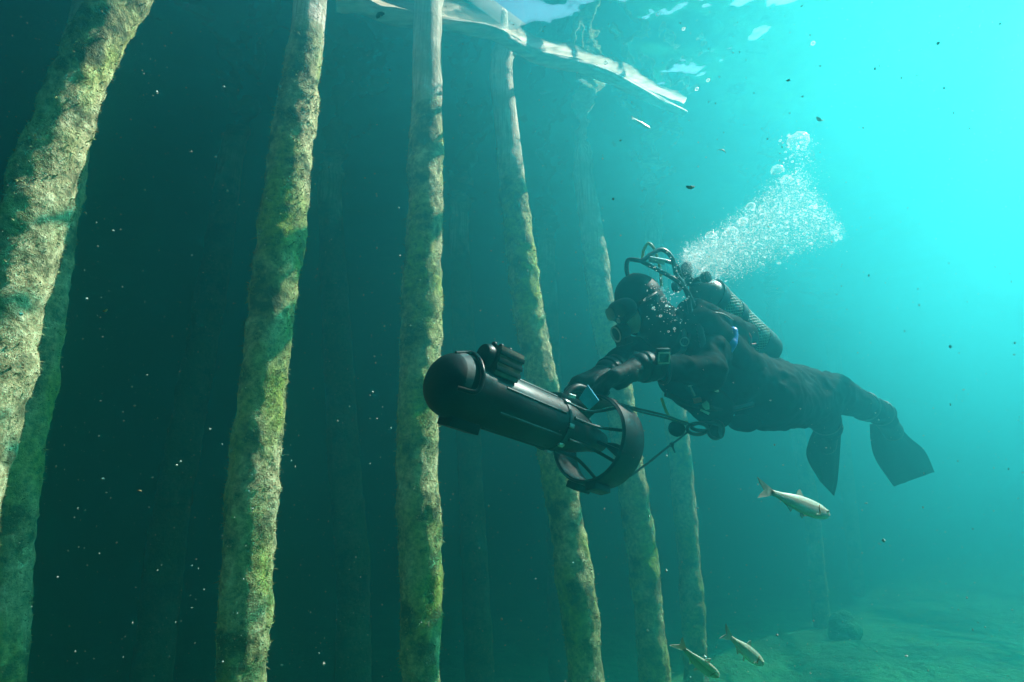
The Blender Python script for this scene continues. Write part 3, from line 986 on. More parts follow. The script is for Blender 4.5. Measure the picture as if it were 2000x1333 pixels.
# real woven net: two families of helical threads
net = MB()
a_, b_ = frame(ta)
n0, n1 = 0.09, TL - 0.10
for fam in (-1, 1):
    for k in range(34):
        ph = 2 * math.pi * k / 34
        pts = []
        for i in range(25):
            s = n0 + (n1 - n0) * i / 24
            th = ph + fam * (s - n0) * 8.0
            pts.append(T0 + ta * s + 0.0905 * (math.cos(th) * a_ + math.sin(th) * b_))
        net.tube(pts, 0.0017, 4, False)
net.build('tank_net', M['net'], rig)
for s in (0.075, 0.235):
    MB().lathe(T0, ta, [(s, 0.089), (s, 0.0955), (s + 0.045, 0.0965), (s + 0.045, 0.089)], 44).build('tank_band', M['rubber'], rig)
vm = MB()
vp = T0 - ta * 0.05
vm.lathe(vp - ta * 0.02, ta, [(0, 0), (0, 0.020), (0.05, 0.020), (0.06, 0.016)], 20)
vm.tube([vp - a_ * 0.055, vp + a_ * 0.05], 0.014, 14)
vm.build('valve', M['satin'], rig)
for s in (-1, 1):
    kn = MB()
    kn.lathe(vp + a_ * 0.06 * s, a_ * s, [(0, 0), (0, 0.022), (0.012, 0.026), (0.03, 0.024), (0.034, 0)], 16)
    kn.build('valve_knob', M['rubber'], rig)
fs_ = MB().lathe(vp - ta * 0.045 + b_ * 0.02, b_, [(-0.02, 0), (-0.02, 0.026), (0.03, 0.028), (0.05, 0.02), (0.05, 0)], 20)
fs_.build('first_stage', M['satin'], rig)
# hoses looping over the hood
def hose(pl, r, mat='hose', name='hose'):
    MB().tube(spline([P(*q) for q in pl], 10), r, 12).build(name, M[mat], rig)
hose([(1352, 600, 2.45), (1334, 556, 2.42), (1320, 535, 2.42), (1313, 505, 2.42), (1293, 488, 2.41), (1270, 498, 2.38), (1254, 509, 2.36), (1228, 508, 2.36), (1224, 528, 2.36), (1230, 548, 2.36)], 0.0095)
hose([(1368, 640, 2.44), (1352, 590, 2.43), (1334, 560, 2.42), (1308, 540, 2.40), (1278, 524, 2.38), (1252, 510, 2.36)], 0.0095)
hose([(1345, 575, 2.50), (1330, 540, 2.50), (1322, 520, 2.48), (1300, 510, 2.45), (1262, 503, 2.42)], 0.008)
hose([(1292, 560, 2.5), (1288, 520, 2.49), (1278, 488, 2.48), (1266, 476, 2.48), (1257, 490, 2.48), (1254, 508, 2.47)], 0.0065, 'yellow')
hose([(1345, 585, 2.40), (1350, 640, 2.36), (1330, 690, 2.30), (1285, 700, 2.24), (1238, 690, 2.22)], 0.010)
MB().tube([P(1268, 506, 2.37), P(1298, 512, 2.37)], [0.012, 0.013], 16).build('manifold', M['steel'], rig)
# second stage held in the mouth
rc = H + fdir * 0.128 - hup * 0.080
r2 = MB().lathe(rc - fdir * 0.035, fdir, [(0, 0), (0, 0.028), (0.012, 0.036), (0.040, 0.037), (0.050, 0.034), (0.054, 0.026), (0.056, 0.0)], 28)
r2.build('regulator', M['rubber'], rig)
MB().lathe(rc + fdir * 0.0215, fdir, [(0, 0.030), (0.0015, 0.034), (0.003, 0.030), (0.003, 0.027), (0.0, 0.027)], 28).build('regulator_ring', M['steel'], rig)
MB().box(rc - fdir * 0.004 - hup * 0.038, fdir * 0.018, hup * 0.014, hsd * 0.040, 0.4).build('exhaust_tee', M['rubber'], rig)
# buoyancy jacket
bc = Sdf(0.04)
up_ = cvec(0.55, 0.80, 0.05)
bc.cone(P(1352, 612, 2.50), P(1445, 662, 2.66), 0.075, 0.085)
bc.cone(P(1372, 640, 2.40), P(1452, 722, 2.58), 0.085, 0.095)
bc.cone(P(1350, 640, 2.40), P(1338, 700, 2.36), 0.055, 0.045)
bc.cone(P(1322, 740, 2.42), P(1395, 800, 2.50), 0.080, 0.085)
bc.cone(P(1345, 690, 2.36), P(1350, 770, 2.40), 0.05, 0.06)
bc.build('buoyancy_jacket', M['suit'], rig, 0.0075, folds(0.016))
MB().tube(spline([P(1358, 617, 2.36), P(1385, 611, 2.37), P(1412, 614, 2.40), P(1432, 626, 2.44)], 8), 0.004, 8).build('piping', M['band'], rig)
# blue strap panel running down the jacket side
sb = Sdf(0.015)
bl = [P(1431, 650, 2.42), P(1425, 672, 2.40), P(1412, 700, 2.40), P(1402, 730, 2.41), P(1390, 752, 2.42)]
for i in range(4):
    sb.cone(bl[i], bl[i + 1], [0.026, 0.028, 0.022, 0.02][i], [0.028, 0.022, 0.02, 0.018][i])
sb.build('blue_panel', M['blue'], rig, 0.005, folds(0.008, 2))
# shoulder strap with rings, inflator hose
ws_ = spline([P(1348, 612, 2.44), P(1338, 640, 2.37), P(1336, 670, 2.32), P(1330, 700, 2.31), P(1322, 730, 2.34), P(1316, 755, 2.37)], 8)
MB().tube(ws_, 0.011, 8).build('shoulder_strap', M['satin'], rig)
for q_ in ((1337, 668, 2.305), (1322, 732, 2.325)):
    c_ = P(*q_)
    MB().tube([c_ + 0.017 * (math.cos(t) * RGT + math.sin(t) * UPV) for t in np.linspace(0, 2 * math.pi, 22)], 0.0028, 8).build('ring', M['steel'], rig)
inf = spline([P(1352, 610, 2.42), P(1366, 640, 2.33), P(1374, 690, 2.29), P(1366, 735, 2.29), P(1356, 752, 2.29)], 14)
MB().tube(inf, [0.0125 + 0.0022 * (k % 2) for k in range(len(inf))], 12).build('inflator_hose', M['hose'], rig)
# waist and crotch straps
MB().tube(spline([P(1300, 770, 2.33), P(1350, 790, 2.36), P(1420, 800, 2.44), P(1470, 790, 2.52)], 8), 0.012, 8).build('waist_strap', M['rubber'], rig)
# clip, red buckle, pale pulls
MB().tube([P(1346, 746, 2.30), P(1349, 757, 2.295), P(1357, 774, 2.295)], [0.006, 0.004, 0.004], 10).ball(P(1346, 745, 2.30), 0.008).tube([P(1344, 755, 2.295), P(1353, 751, 2.295)], 0.0035, 8).build('bolt_snap', M['steel'], rig)
MB().box(P(1362, 782, 2.29), cvec(0.015, 0.003, 0), cvec(-0.003, 0.010, 0), cvec(0, 0, 0.006), 0.3).build('red_buckle', M['red'], rig)
n_ = cvec(0, 0, 1)
MB().prism([P(x, y, 2.29) for x, y in ((1371, 789), (1380, 783), (1385, 789), (1385, 799), (1379, 801), (1372, 795))], n_, 0.008).build('pull_tab', M['pale'], rig)
MB().prism([P(x, y, 2.29) for x, y in ((1369, 799), (1386, 806), (1384, 811), (1368, 803))], n_, 0.008).build('pull_tab', M['pale'], rig)
MB().tube(spline([P(1374, 745, 2.31), P(1382, 755, 2.30), P(1392, 762, 2.30), P(1403, 765, 2.31), P(1394, 757, 2.30), P(1376, 747, 2.31)], 6), 0.0032, 8).build('pull_cord', M['pale'], rig)
MB().tube(spline([P(1460, 648, 2.58), P(1467, 660, 2.57), P(1467, 672, 2.57), P(1476, 672, 2.58)], 6), 0.004, 8).build('red_cord', M['red'], rig)
MB().tube(spline([P(1292, 778, 2.34), P(1298, 796, 2.33), P(1308, 815, 2.34), P(1322, 822, 2.36), P(1342, 826, 2.38)], 8), 0.006, 10).build('yellow_hose', M['yellow'], rig)
# pouch and coiled reel at the belly
pp = Sdf(0.02)
pp.ell(P(1322, 838, 2.38), cvec(0.036, 0, 0), cvec(0, 0.034, 0), cvec(0, 0, 0.03))
pp.build('pouch', M['suit'], rig, 0.006, folds(0.006))
rl = MB()
for cx_, cy_, rx, ry, d in ((1362, 838, 20, 11, 2.37), (1398, 840, 15, 17, 2.38), (1378, 834, 28, 8, 2.39)):
    rl.tube([P(cx_ + rx * math.cos(t), cy_ + ry * math.sin(t), d + 0.015 * math.sin(2 * t)) for t in np.linspace(0, 2 * math.pi, 26)], 0.0075, 8)
rl.build('hanging_loops', M['hose'], rig)
MB().lathe(P(1400, 842, 2.40), cvec(0.7, 0.1, -0.7), [(-0.02, 0), (-0.02, 0.03), (-0.014, 0.034), (0.014, 0.034), (0.02, 0.03), (0.02, 0)], 24).build('reel', M['satin'], rig)

# ------------------------------------------------------------------ underwater scooter
S0 = P(895, 757, 1.53); S1 = P(1160, 860, 1.89)
RS = 0.144
sa = S1 - S0; SL = np.linalg.norm(sa); sa /= SL
su = UPV - sa * (UPV @ sa); su /= np.linalg.norm(su)
ss = np.cross(sa, su)                      # towards / away from the viewer
if ss @ FWD > 0: ss = -ss                  # ss points to the viewer
dpv = empty('underwater_scooter', tuple((S0 + S1) / 2))
tag(dpv, 'black torpedo shaped underwater scooter with ring shroud held by the diver', 'scooter')
R = 0.088
prof = [(-0.088, 0.0)] + [(-0.088 * math.cos(t) ** 0.85, 0.09 * math.sin(t) ** 0.8) for t in np.linspace(0.12, math.pi / 2, 12)] + [(0.06, 0.0905), (0.062, 0.087)]
MB().lathe(S0, sa, prof, 56).build('nose_cone', M['shell'], dpv)
t_end = SL * 0.63
MB().lathe(S0, sa, [(0.058, 0.0), (0.058, 0.085), (0.065, 0.0865), (t_end - 0.05, 0.083), (t_end, 0.083), (t_end, 0.0)], 56).build('battery_tube', M['shell'], dpv)
# long ribs on the tube and the tail
rb = MB()
for th in (0.25, 1.15, 2.0, 2.9, 3.8, 5.2):
    d = math.cos(th) * su + math.sin(th) * ss
    rb.tube([S0 + sa * 0.10 + d * 0.085, S0 + sa * (t_end - 0.02) + d * 0.083], 0.0042, 8)
rb.build('ribs', M['satin'], dpv)
MB().lathe(S0, sa, [(t_end - 0.007, 0.083), (t_end - 0.005, 0.0862), (t_end + 0.005, 0.0862), (t_end + 0.007, 0.083)], 56).build('lock_ring', M['satin'], dpv)
for th in (0.6, 1.55, 2.3, 2.9):
    lt = MB()
    d = math.cos(th) * su + math.sin(th) * ss
    e = np.cross(sa, d)
    lt.box(S0 + sa * t_end + d * 0.089, sa * 0.011, e * 0.006, d * 0.0035, 0.3)
    lt.build('latch', M['steel'], dpv)
MB().lathe(S0, sa, [(t_end + 0.007, 0.0), (t_end + 0.007, 0.081), (t_end + 0.05, 0.079), (SL * 0.86, 0.060), (SL * 0.95, 0.045), (SL + 0.03, 0.034), (SL + 0.05, 0.02), (SL + 0.055, 0)], 48).build('tail_cone', M['shell'], dpv)
tr = MB()
for th in (0.45, 1.2, 2.05, 2.8):
    d = math.cos(th) * su + math.sin(th) * ss
    tr.tube(spline([S0 + sa * (t_end + 0.02) + d * 0.081, S0 + sa * (SL * 0.82) + d * 0.082, S0 + sa * (SL * 0.93) + d * 0.105, S0 + sa * (SL + 0.02) + d * (RS - 0.004)], 5), 0.0055, 8)
tr.build('tail_rail', M['satin'], dpv)
# grey trim band and grab bar on the nose
def arc(s, r, t0, t1, n=20):
    return [S0 + sa * s + r * (math.cos(t) * su + math.sin(t) * ss) for t in np.linspace(t0, t1, n)]
nose_r = lambda s: 0.09 * math.sqrt(max(0.0, 1 - (min(s, 0) / 0.088) ** 2))
bd = MB()
t_ = np.linspace(0.15, 1.62, 20)
V = []; F = []
for i, t in enumerate(t_):
    d = math.cos(t) * su + math.sin(t) * ss
    wdt = 0.022 - 0.004 * (i / 20)
    for (s, e) in ((-wdt / 2, -0.002), (-wdt / 2, 0.004), (wdt / 2, 0.005), (wdt / 2, -0.002)):
        s2 = -0.034 + s + 0.005 * math.sin(t * 2)
        V.append(S0 + sa * s2 + d * (nose_r(s2) + e))
for i in range(19):
    for k in range(4):
        F.append((i * 4 + k, i * 4 + (k + 1) % 4, i * 4 + 4 + (k + 1) % 4, i * 4 + 4 + k))
F += [(0, 1, 2, 3), (76, 79, 78, 77)]
bd.add(V, F); bd.build('grey_trim', M['band'], dpv)
gb = arc(0.000, 0.099, 0.15, 1.5, 14)
g1 = arc(0.004, 0.099, 1.42, 1.42, 1)
MB().tube(spline([S0 + sa * -0.045 + 0.082 * (math.cos(0.1) * su + math.sin(0.1) * ss)] + [gb[0], gb[4], gb[8], gb[11]] + [S0 + sa * -0.012 + 0.099 * (math.cos(1.66) * su + math.sin(1.66) * ss), S0 + sa * -0.055 + 0.078 * (math.cos(1.75) * su + math.sin(1.75) * ss)], 8), 0.0065, 10).build('grab_bar', M['shell'], dpv)
# accessory block on top with rails, another below
ob = S0 + sa * 0.092 + su * 0.098 + ss * 0.040
blk = MB().box(ob, sa * 0.044, ss * 0.034, su * 0.040, 0.1).build('accessory_block', M['mount'], dpv)
br = MB()
for k in (-0.7, 0.0, 0.7):
    br.box(ob + ss * 0.036 + su * 0.032 * k, sa * 0.045, ss * 0.003, su * 0.006, 0.3)
    br.box(ob + su * 0.039 + ss * 0.03 * k, sa * 0.042, ss * 0.006, su * 0.004, 0.3)
br.build('rail', M['satin'], blk)
bs_ = MB()
bs_.lathe(ob - sa * 0.050 + su * 0.005, sa * -1, [(0, 0), (0, 0.030), (0.012, 0.033), (0.025, 0.028), (0.03, 0)], 24)
bs_.ball(ob + su * 0.046 - sa * 0.02, 0.008).ball(ob + su * 0.046 + sa * 0.012, 0.008).ball(ob + su * 0.042 - sa * 0.045, 0.009)
bs_.build('knob', M['shell'], blk)
for q in (-1,):
    lo_ = S0 + sa * 0.030 - su * 0.094 + ss * 0.010
    MB().box(lo_, sa * 0.050, ss * 0.030, su * 0.014, 0.2).build('lower_mount', M['shell'], dpv)
# handle saddle with trigger grip, white label, blue card
hs = S0 + sa * (t_end + 0.055) + su * 0.098
MB().box(hs - su * 0.010, sa * 0.060, ss * 0.022, su * 0.012, 0.4).build('handle_saddle', M['satin'], dpv)
MB().tube(spline([hs - sa * 0.02, hs + sa * 0.005 + su * 0.03, hs + sa * 0.035 + su * 0.045, hs + sa * 0.085 + su * 0.040, hs + sa * 0.105 + su * 0.0], 8), 0.013, 14).build('handle', M['rubber'], dpv)
MB().box(P(1118, 774, 1.70), cvec(0.010, -0.0032, 0.004), cvec(0.0015, 0.0045, 0), cvec(0, 0.001, 0.003), 0.2).build('white_label', M['white'], dpv)
MB().prism([P(x, y, 1.735) for x, y in ((1148, 752), (1170, 783), (1151, 800), (1131, 779))], cvec(0.2, 0.3, 1), 0.006).build('blue_card', M['bluetag'], dpv)
# ring shroud, struts, hub and propeller
sh = MB().lathe(S1, sa, [(-0.035, RS - 0.006), (-0.038, RS), (-0.032, RS + 0.006), (0.005, RS + 0.008), (0.072, RS + 0.004), (0.078, RS), (0.076, RS - 0.006), (0.0, RS - 0.002), (-0.035, RS - 0.006)], 72)
shroud = sh.build('shroud', M['shell'], dpv)
MB().lathe(S1, sa, [(-0.0395, RS - 0.003), (-0.043, RS), (-0.0395, RS + 0.003), (-0.036, RS), (-0.0395, RS - 0.003)], 72).build('rim', M['satin'], shroud)
st = MB()
for th in (1.75, 4.9):
    d = math.cos(th) * su + math.sin(th) * ss
    e = np.cross(sa, d)
    st.box(S1 + sa * -0.005 + d * 0.093, sa * 0.030, e * 0.0055, d * 0.059, 0.3)
st.build('strut', M['shell'], shroud)
kl = MB()
for th in (3.25, 2.75):
    d = math.cos(th) * su + math.sin(th) * ss
    e = np.cross(sa, d)
    kl.box(S1 + sa * 0.0 + d * (RS + 0.017), sa * 0.040, e * 0.020, d * 0.012, 0.3)
kl.build('foot', M['shell'], shroud)
pr = MB()
for k in range(2):
    th = 1.78 + math.pi * k
    d = math.cos(th) * su + math.sin(th) * ss; e = np.cross(sa, d)
    V = []; F = []
    for i in range(8):
        u = i / 7
        r = 0.03 + 0.105 * u
        tw = 0.9 - 0.6 * u
        ch = 0.012 + 0.012 * math.sin(math.pi * min(1, u * 1.1))
        c = S1 + sa * 0.035 + d * r
        ax = math.cos(tw) * e + math.sin(tw) * sa
        nx = -math.sin(tw) * e + math.cos(tw) * sa
        for q in (-1, 1):
            for t in (-1, 1): V.append(c + ax * ch * q + nx * 0.0018 * t)
    for i in range(7):
        a = i * 4
        for m, n in ((0, 1), (1, 3), (3, 2), (2, 0)): F.append((a + m, a + n, a + 4 + n, a + 4 + m))
    F += [(0, 1, 3, 2), (28, 30, 31, 29)]
    pr.add(V, F)
pr.build('propeller', M['satin'], dpv)

# tow cords from the scooter to the harness
def cord(pl, r, label, name='tow_cord'):
    pts = [P(*q) for q in pl]
    o = MB().tube(spline(pts, 10), r, 8).build(name, M['cord'])
    tag(o, label, 'cord', 'tow cords between scooter and harness')
    return o
cord([(1205, 788, 1.88), (1250, 800, 2.0), (1300, 812, 2.18), (1345, 828, 2.36)], 0.0045, 'upper tow cord running from the scooter handle to the diver harness')
cord([(1212, 794, 1.9), (1255, 806, 2.02), (1300, 817, 2.19), (1340, 830, 2.36)], 0.0035, 'thin tow cord just under the upper one, ending at the yellow hose')
o = cord([(1231, 930, 1.93), (1268, 903, 2.05), (1300, 877, 2.2), (1322, 861, 2.3), (1346, 842, 2.37)], 0.004, 'lower slack cord rising from the shroud ring to the hanging harness loops')
kq = MB()
kq.ball(P(1312, 869, 2.25), 0.010, 2).tube([P(1312, 869, 2.25), P(1318, 884, 2.26)], 0.004, 6)
kq.build('knot', M['cord'], o)

# ------------------------------------------------------------------ fish
def fish_materials():
    m, nt, b = new_mat('silver_fish_skin')
    tc = node(nt, 'ShaderNodeTexCoord'); sep = node(nt, 'ShaderNodeSeparateXYZ')
    nt.links.new(tc.outputs['Generated'], sep.inputs[0])
    c = ramp(nt, sep.outputs['Z'], [(0.20, (0.60, 0.62, 0.60)), (0.48, (0.40, 0.40, 0.36)), (0.60, (0.28, 0.24, 0.16)), (0.66, (0.62, 0.57, 0.43)), (0.95, (0.42, 0.38, 0.26))])
    vo = node(nt, 'ShaderNodeTexVoronoi'); vo.inputs['Scale'].default_value = 260
    nt.links.new(tc.outputs['Object'], vo.inputs['Vector'])
    c = mixc(nt, ramp(nt, vo.outputs['Distance'], [(0.3, (0, 0, 0)), (0.7, (0.35, 0.35, 0.35))]), c, (0.35, 0.36, 0.32))
    nt.links.new(c, b.inputs['Base Color'])
    b.inputs['Metallic'].default_value = 0.0
    b.inputs['Roughness'].default_value = 0.32
    bump(nt, b, vo.outputs['Distance'], 0.25, 0.001)
    M['fish'] = m
    m, nt, b = new_mat('fish_fin')
    f = noise_fac(nt, 60)
    nt.links.new(ramp(nt, f, [(0.3, (0.35, 0.36, 0.28)), (0.7, (0.55, 0.55, 0.45))]), b.inputs['Base Color'])
    b.inputs['Roughness'].default_value = 0.5
    b.inputs['Alpha'].default_value = 0.6
    M['fishfin'] = m
fish_materials()
def make_fish(name, head, tail, depth_h, depth_t, bend, roll, label, deep=0.115, dark=False):
    """head and tail-root pixels; local frame x = towards the head, z = fish's up"""
    a = P(*head, depth_h); t = P(*tail, depth_t)
    L = np.linalg.norm(a - t)
    x = (a - t) / L
    upv = UPV - x * (UPV @ x); upv /= np.linalg.norm(upv)
    side = np.cross(upv, x)
    z = math.cos(roll) * upv + math.sin(roll) * side
    y = np.cross(z, x)
    root = empty(name, tuple(t))
    root.rotation_euler = Matrix([[x[i], y[i], z[i]] for i in range(3)]).to_euler()
    tag(root, label, 'fish', 'small silver fish near the diver')
    def local(name, V, F, mat, smooth=True):
        me = bpy.data.meshes.new(name); me.from_pydata([tuple(map(float, q)) for q in V], [], F); me.update()
        if smooth: me.polygons.foreach_set('use_smooth', [True] * len(me.polygons))
        me.materials.append(mat)
        o = bpy.data.objects.new(name, me); COL.objects.link(o); o.parent = root
        return o
    cy = lambda s: bend * L * math.sin(math.pi * s * 0.9) 
    prof = [(0, 0.30), (0.06, 0.34), (0.18, 0.48), (0.32, 0.74), (0.48, 0.96), (0.62, 1.0), (0.74, 0.96), (0.85, 0.80), (0.93, 0.56), (0.975, 0.34), (1.0, 0.06)]
    ss_ = np.linspace(0, 1, 34); hh = np.interp(ss_, [p[0] for p in prof], [p[1] for p in prof])
    k = np.array([.25, .5, .25]); hh[1:-1] = np.convolve(hh, k, 'valid')
    V = []; seg = 20
    for s, h in zip(ss_, hh):
        hz = h * deep * L; hy = hz * (0.50 if s < 0.8 else 0.55)
        for q in range(seg):
            th = 2 * math.pi * q / seg
            zz = math.sin(th) * hz * (1.0 if math.sin(th) > 0 else 1.12)
            V.append((s * L, cy(s) + math.cos(th) * hy, zz))
    F = []
    for i in range(len(ss_) - 1):
        for q in range(seg): F.append((i * seg + q, (i + 1) * seg + q, (i + 1) * seg + (q + 1) % seg, i * seg + (q + 1) % seg))
    F.append(tuple(range(seg))); F.append(tuple((len(ss_) - 1) * seg + q for q in range(seg))[::-1])
    local('body', V, F, M['fish'])
    def finm(name, pts, thick=0.0014):
        n = len(pts)
        V = [(p[0] * L, p[1] * L + thick / 2, p[2] * L) for p in pts] + [(p[0] * L, p[1] * L - thick / 2, p[2] * L) for p in pts]
        F = [tuple(range(n)), tuple(range(2 * n - 1, n - 1, -1))] + [(i, n + i, n + (i + 1) % n, (i + 1) % n) for i in range(n)]
        local(name, V, F, M['fishfin'], False)
    finm('tail_fin', [(0.02, 0, 0.03), (-0.07, 0.01, 0.075), (-0.20, 0.03, 0.135), (-0.17, 0.03, 0.08), (-0.11, 0.02, 0.0), (-0.17, 0.03, -0.07), (-0.21, 0.03, -0.125), (-0.07, 0.01, -0.07), (0.02, 0, -0.03)])
    yb = cy(0.5) / L
    finm('dorsal_fin', [(0.55, yb, deep * 0.97), (0.50, yb, deep * 0.9 + 0.085), (0.46, yb, deep * 0.9 + 0.065), (0.42, yb, deep * 0.78)])
    finm('anal_fin', [(0.36, yb, -deep * 0.80), (0.31, yb, -deep * 0.8 - 0.06), (0.25, yb, -deep * 0.55 - 0.03), (0.18, yb, -deep * 0.50)])
    finm('pelvic_fin', [(0.55, yb, -deep * 1.05), (0.50, yb, -deep * 1.1 - 0.06), (0.47, yb, -deep * 1.05 - 0.035), (0.48, yb, -deep * 0.98)])
    for sgn in (-1, 1):
        yy = cy(0.76) / L + sgn * deep * 0.50
        finm('pectoral_fin', [(0.77, yy, -deep * 0.45), (0.66, yy + sgn * 0.03, -deep * 0.72), (0.64, yy + sgn * 0.035, -deep * 0.95), (0.75, yy, -deep * 0.68)])
        mb = MB(); ec = np.array([0.92 * L, cy(0.92) + sgn * deep * L * 0.335, deep * L * 0.16])
        mb.ball(ec, 1, 2, [(0.021 * L, 0, 0), (0, 0.010 * L, 0), (0, 0, 0.021 * L)])
        e = local('eye', mb.v, mb.f, M['eye_white'])
        mb = MB(); mb.ball(ec + np.array([0, sgn * 0.004 * L, 0]), 1, 2, [(0.012 * L, 0, 0), (0, 0.008 * L, 0), (0, 0, 0.012 * L)])
        gl_ = MB()
        gl_.tube([np.array([(0.80 - 0.045 * math.cos(t)) * L, cy(0.8) + sgn * deep * L * (0.49 - 0.10 * abs(math.sin(t))), deep * L * 0.62 * math.sin(t)]) for t in np.linspace(-1.2, 1.0, 9)], 0.0011, 6)
        local('gill_cover', gl_.v, gl_.f, M['scrap'])
        p_ = local('pupil', mb.v, mb.f, M['pupil']); p_.parent = e
    return root
make_fish('fish', (1622, 1006), (1508, 962), 1.15, 1.10, 0.012, 0.42, 'large bright silver fish below the diver fins', 0.108)
make_fish('fish', (1404, 1322), (1336, 1268), 1.12, 1.08, -0.03, -0.55, 'brownish backed fish at the bottom edge, lower of the two side by side', 0.105)
make_fish('fish', (1493, 1299), (1428, 1246), 1.16, 1.12, 0.02, 0.1, 'slim pale fish at the bottom, upper right of the two side by side', 0.105)
make_fish('fish', (1271, 252), (1240, 233), 3.05, 3.0, 0.01, 0.45, 'tiny white fish high above the diver near the surface', 0.115)

# ------------------------------------------------------------------ bubbles
proto = MB().ball((0, 0, 0), 1, 3)
pm = proto.build('bubble', M['bubble'])
bub_mesh = pm.data
COL.objects.unlink(pm); bpy.data.objects.remove(pm)
def bubble(px, py, d, rpx, label, group, flat=1.0, tilt=0.0):
    o = bpy.data.objects.new('bubble', bub_mesh)
    COL.objects.link(o)
    o.location = P(px, py, d)
    r = rpx / FPX * d
    o.scale = (r, r, r * flat)
    o.rotation_euler = (random.uniform(-.3, .3), tilt, random.uniform(0, 3))
    tag(o, label, 'bubble', group)
GB = 'bubbles of the exhaled plume'
caps = [(1560, 277, 20, 'big domed bubble at the very top of the plume'), (1518, 333, 12, 'domed bubble on the left shoulder of the plume below the topmost'),
        (1536, 352, 10, 'flat domed bubble just right of and below the shoulder one'), (1466, 404, 9, 'round bubble halfway up the left edge of the plume'),
        (1451, 433, 9, 'clear round bubble on the left edge, below the halfway one'), (1430, 452, 10, 'domed bubble left of the dense white cloud'),
        (1387, 460, 9, 'bright bubble above the diver hood where the plume starts')]
M['cap'] = bubble_material('thin_air_dome', 0.01, 0.5)
for ci, (x, y, r, l) in enumerate(caps):
    V = []; F = []
    nu, nv = 13, 36
    rr_ = r / FPX * 2.62
    for i in range(nu):
        ph = (math.pi * 0.60) * i / (nu - 1)
        for k in range(nv):
            th = 2 * math.pi * k / nv
            d = np.array([math.sin(ph) * math.cos(th), math.sin(ph) * math.sin(th), math.cos(ph)])
            q = 1 + 0.22 * vnoise(d[None] * 1.4, 1.5, 2, 70 + ci)[0] + 0.10 * (i / nu) ** 3 * vnoise(d[None], 7, 1, 90 + ci)[0] * 3
            V.append(d * q * rr_ * np.array([1, 1, 0.85]))
    for i in range(nu - 1):
        for k in range(nv):
            F.append((i * nv + k, i * nv + (k + 1) % nv, (i + 1) * nv + (k + 1) % nv, (i + 1) * nv + k))
    o = mesh_obj('bubble', V, F, M['cap'])
    o.location = P(x, y, 2.62)
    o.rotation_euler = (random.uniform(-.2, .2), random.uniform(-.2, .2), random.uniform(0, 6))
    tag(o, l, 'bubble', GB)
def plume(n):
    """random points in the wedge-shaped cloud: pixel x, y"""
    top = [(1335, 490), (1400, 452), (1460, 408), (1520, 345), (1560, 330), (1600, 380), (1645, 450)]
    bot = [(1335, 545), (1400, 560), (1460, 545), (1520, 520), (1560, 508), (1600, 495), (1645, 470)]
    out = []
    while len(out) < n:
        x = random.uniform(1335, 1645)
        t = np.interp(x, *zip(*top)); bb = np.interp(x, *zip(*bot))
        u = random.betavariate(1.7, 1.9)
        dens = np.interp(x, [1335, 1360, 1450, 1560, 1645], [1, 1, 0.9, 0.8, 0.15])
        if random.random() < dens:
            out.append((x + random.gauss(0, 3), t + (bb - t) * u + random.gauss(0, 4)))
    return out
for x, y in plume(190):
    bubble(x, y, random.gauss(2.60, 0.06), random.uniform(1.4, 3.4), 'small glinting bubble inside the dense white plume above the tank', GB, random.uniform(0.55, 1))
for x, y, r in [(1548 + random.gauss(0, 12), random.uniform(262, 330), random.uniform(1.5, 3)) for _ in range(24)]:
    bubble(x, y, random.gauss(2.62, 0.03), r, 'tiny bubble trailing under the topmost domed bubble', GB, 0.7)
for x, y, r in [(1285, 28, 4), (1335, 57, 3.4), (1183, 123, 4), (1383, 157, 3.6), (1361, 174, 3.6), (1588, 85, 4.2)]:
    bubble(x, y, 2.3, r, 'lone bead of air rising near the surface left of the plume', 'lone bubbles near the surface', 0.95)
for _ in range(18):
    bubble(random.gauss(1300, 18), random.gauss(585, 28), random.uniform(2.22, 2.30), random.uniform(1.2, 3.2), 'small bubble streaming past the side of the diver hood', 'bubbles at the diver hood', 0.8)
def octas(name, P3, R3, mat, label, smooth=True):
    P3 = np.asarray(P3); R3 = np.asarray(R3)
    n = len(P3)
    d = np.array([(1, 0, 0), (-1, 0, 0), (0, 1, 0), (0, -1, 0), (0, 0, 1), (0, 0, -1)], float)
    V = (P3[:, None, :] + d[None] * R3[:, None, :]).reshape(-1, 3)
    f = np.array([(0, 2, 4), (2, 1, 4), (1, 3, 4), (3, 0, 4), (2, 0, 5), (1, 2, 5), (3, 1, 5), (0, 3, 5)])
    F = (np.arange(n)[:, None, None] * 6 + f[None]).reshape(-1, 3)
    o = mesh_obj(name, V, F, mat, smooth=smooth)
    tag(o, label, kind='stuff')
    return o
pp3 = []; rr3 = []
for x, y in plume(26000):
    x += random.gauss(0, 9) * random.random(); y += random.gauss(0, 11) * random.random() - abs(random.gauss(0, 6))
    pp3.append(P(x, y, random.gauss(2.62, 0.09))); r = 0.0006 + random.expovariate(1 / 0.00055)
    r = min(r, 0.0045); rr3.append((r, r, r * random.uniform(0.6, 1)))
for _ in range(500):
    pp3.append(P(random.gauss(1565, 18), random.uniform(262, 360), random.gauss(2.62, 0.04))); r = random.uniform(0.0007, 0.002); rr3.append((r, r, r))
for _ in range(170):
    pp3.append(P(random.gauss(1305, 24), random.gauss(580, 36), random.uniform(2.2, 2.3))); r = random.uniform(0.0007, 0.0028); rr3.append((r, r, r))
octas('bubble_plume', pp3, rr3, M['spray'], 'white cloud of fine exhaled bubbles rising from the diver')

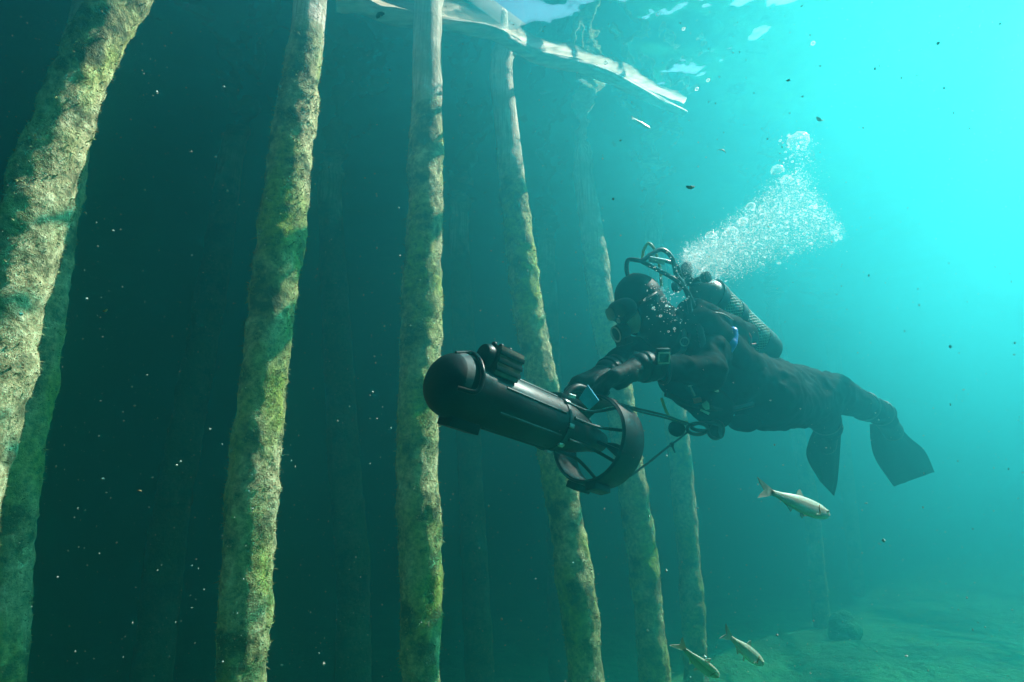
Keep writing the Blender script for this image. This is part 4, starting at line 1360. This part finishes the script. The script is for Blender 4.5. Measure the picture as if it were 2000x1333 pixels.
# ------------------------------------------------------------------ drifting specks and scraps
N = 26000
p3 = np.stack([rng.uniform(-3.2, 4.2, N), rng.uniform(0.45, 5.5, N), rng.uniform(-5.0, -0.05, N)], 1)
p3 = p3[np.linalg.norm(p3 - CAM, axis=1) > 1.25]; N = len(p3)
r3 = (0.0009 + rng.exponential(0.0011, N)).clip(0, 0.005) * np.clip(np.linalg.norm(p3 - CAM, axis=1) / 1.6, 0.35, 1.0)
octas('drifting_specks', p3, r3[:, None] * rng.uniform(0.5, 1.2, (N, 3)), M['speck'], 'pale specks drifting all through the water', False)
def scrap(px, py, d, size, mat, label, seed):
    rr = random.Random(seed)
    bm = bmesh.new()
    bmesh.ops.create_icosphere(bm, subdivisions=3, radius=1)
    V = np.array([v.co for v in bm.verts]); F = [[v.index for v in f.verts] for f in bm.faces]; bm.free()
    n = vnoise(V, 1.6, 3, seed)
    V = V * (1 + 0.6 * n)[:, None] * np.array([1.0, 0.5, 0.14])
    V[:, 2] += 0.45 * V[:, 0] ** 2 * (1 if seed % 2 else -1)
    o = mesh_obj('drifting_scrap', V * size * 0.75, F, M[mat])
    o.location = P(px, py, d); o.rotation_euler = (rr.uniform(-1, 1), rr.uniform(-.6, .6), rr.uniform(-.6, .6))
    tag(o, label, 'debris', 'scraps drifting in the water')
scrap(1349, 367, 1.6, 0.015, 'scrap', 'curled brown leaf scrap drifting above the diver hood', 3)
scrap(742, 29, 2.2, 0.022, 'weed', 'dark ragged weed scrap touching the floating log', 4)
scrap(1601, 235, 2.2, 0.020, 'palescrap', 'pale flat scrap drifting above the plume', 5)
scrap(1411, 293, 2.4, 0.024, 'palescrap', 'pale blurred scrap left of the topmost bubble', 6)
scrap(205, 608, 1.2, 0.007, 'scrap', 'small brown scrap drifting right of the slanting green piling', 7)
scrap(168, 416, 1.2, 0.006, 'palescrap', 'tiny pale scrap drifting beside the slanting green piling, upper one', 8)
scrap(1043, 781, 1.55, 0.005, 'scrap', 'tiny tan scrap in front of the scooter tube', 9)
scrap(272, 958, 1.2, 0.006, 'scrap', 'tiny brown scrap in the dark near the dim green piling', 10)

# dark stump and stones on the bed
def stone(x, y, r, label, seed, flat=0.6):
    bm = bmesh.new(); bmesh.ops.create_icosphere(bm, subdivisions=4, radius=1)
    V = np.array([v.co for v in bm.verts]); F = [[v.index for v in f.verts] for f in bm.faces]; bm.free()
    V = V * (1 + 0.35 * vnoise(V, 1.3, 3, seed))[:, None] * np.array([1, 0.9, flat]) * r
    o = mesh_obj('stone', V, F, M['bed'])
    z = float(bed_z(np.array([x]), np.array([y]))[0])
    o.location = (x, y, z + r * flat * 0.35)
    tag(o, label, 'stone', 'stones on the lake bed')
q = PY(1655, 1275, 9.0); stone(q[0], 9.0, 0.22, 'dark stone standing upright on the green lake bed', 51, 1.2)
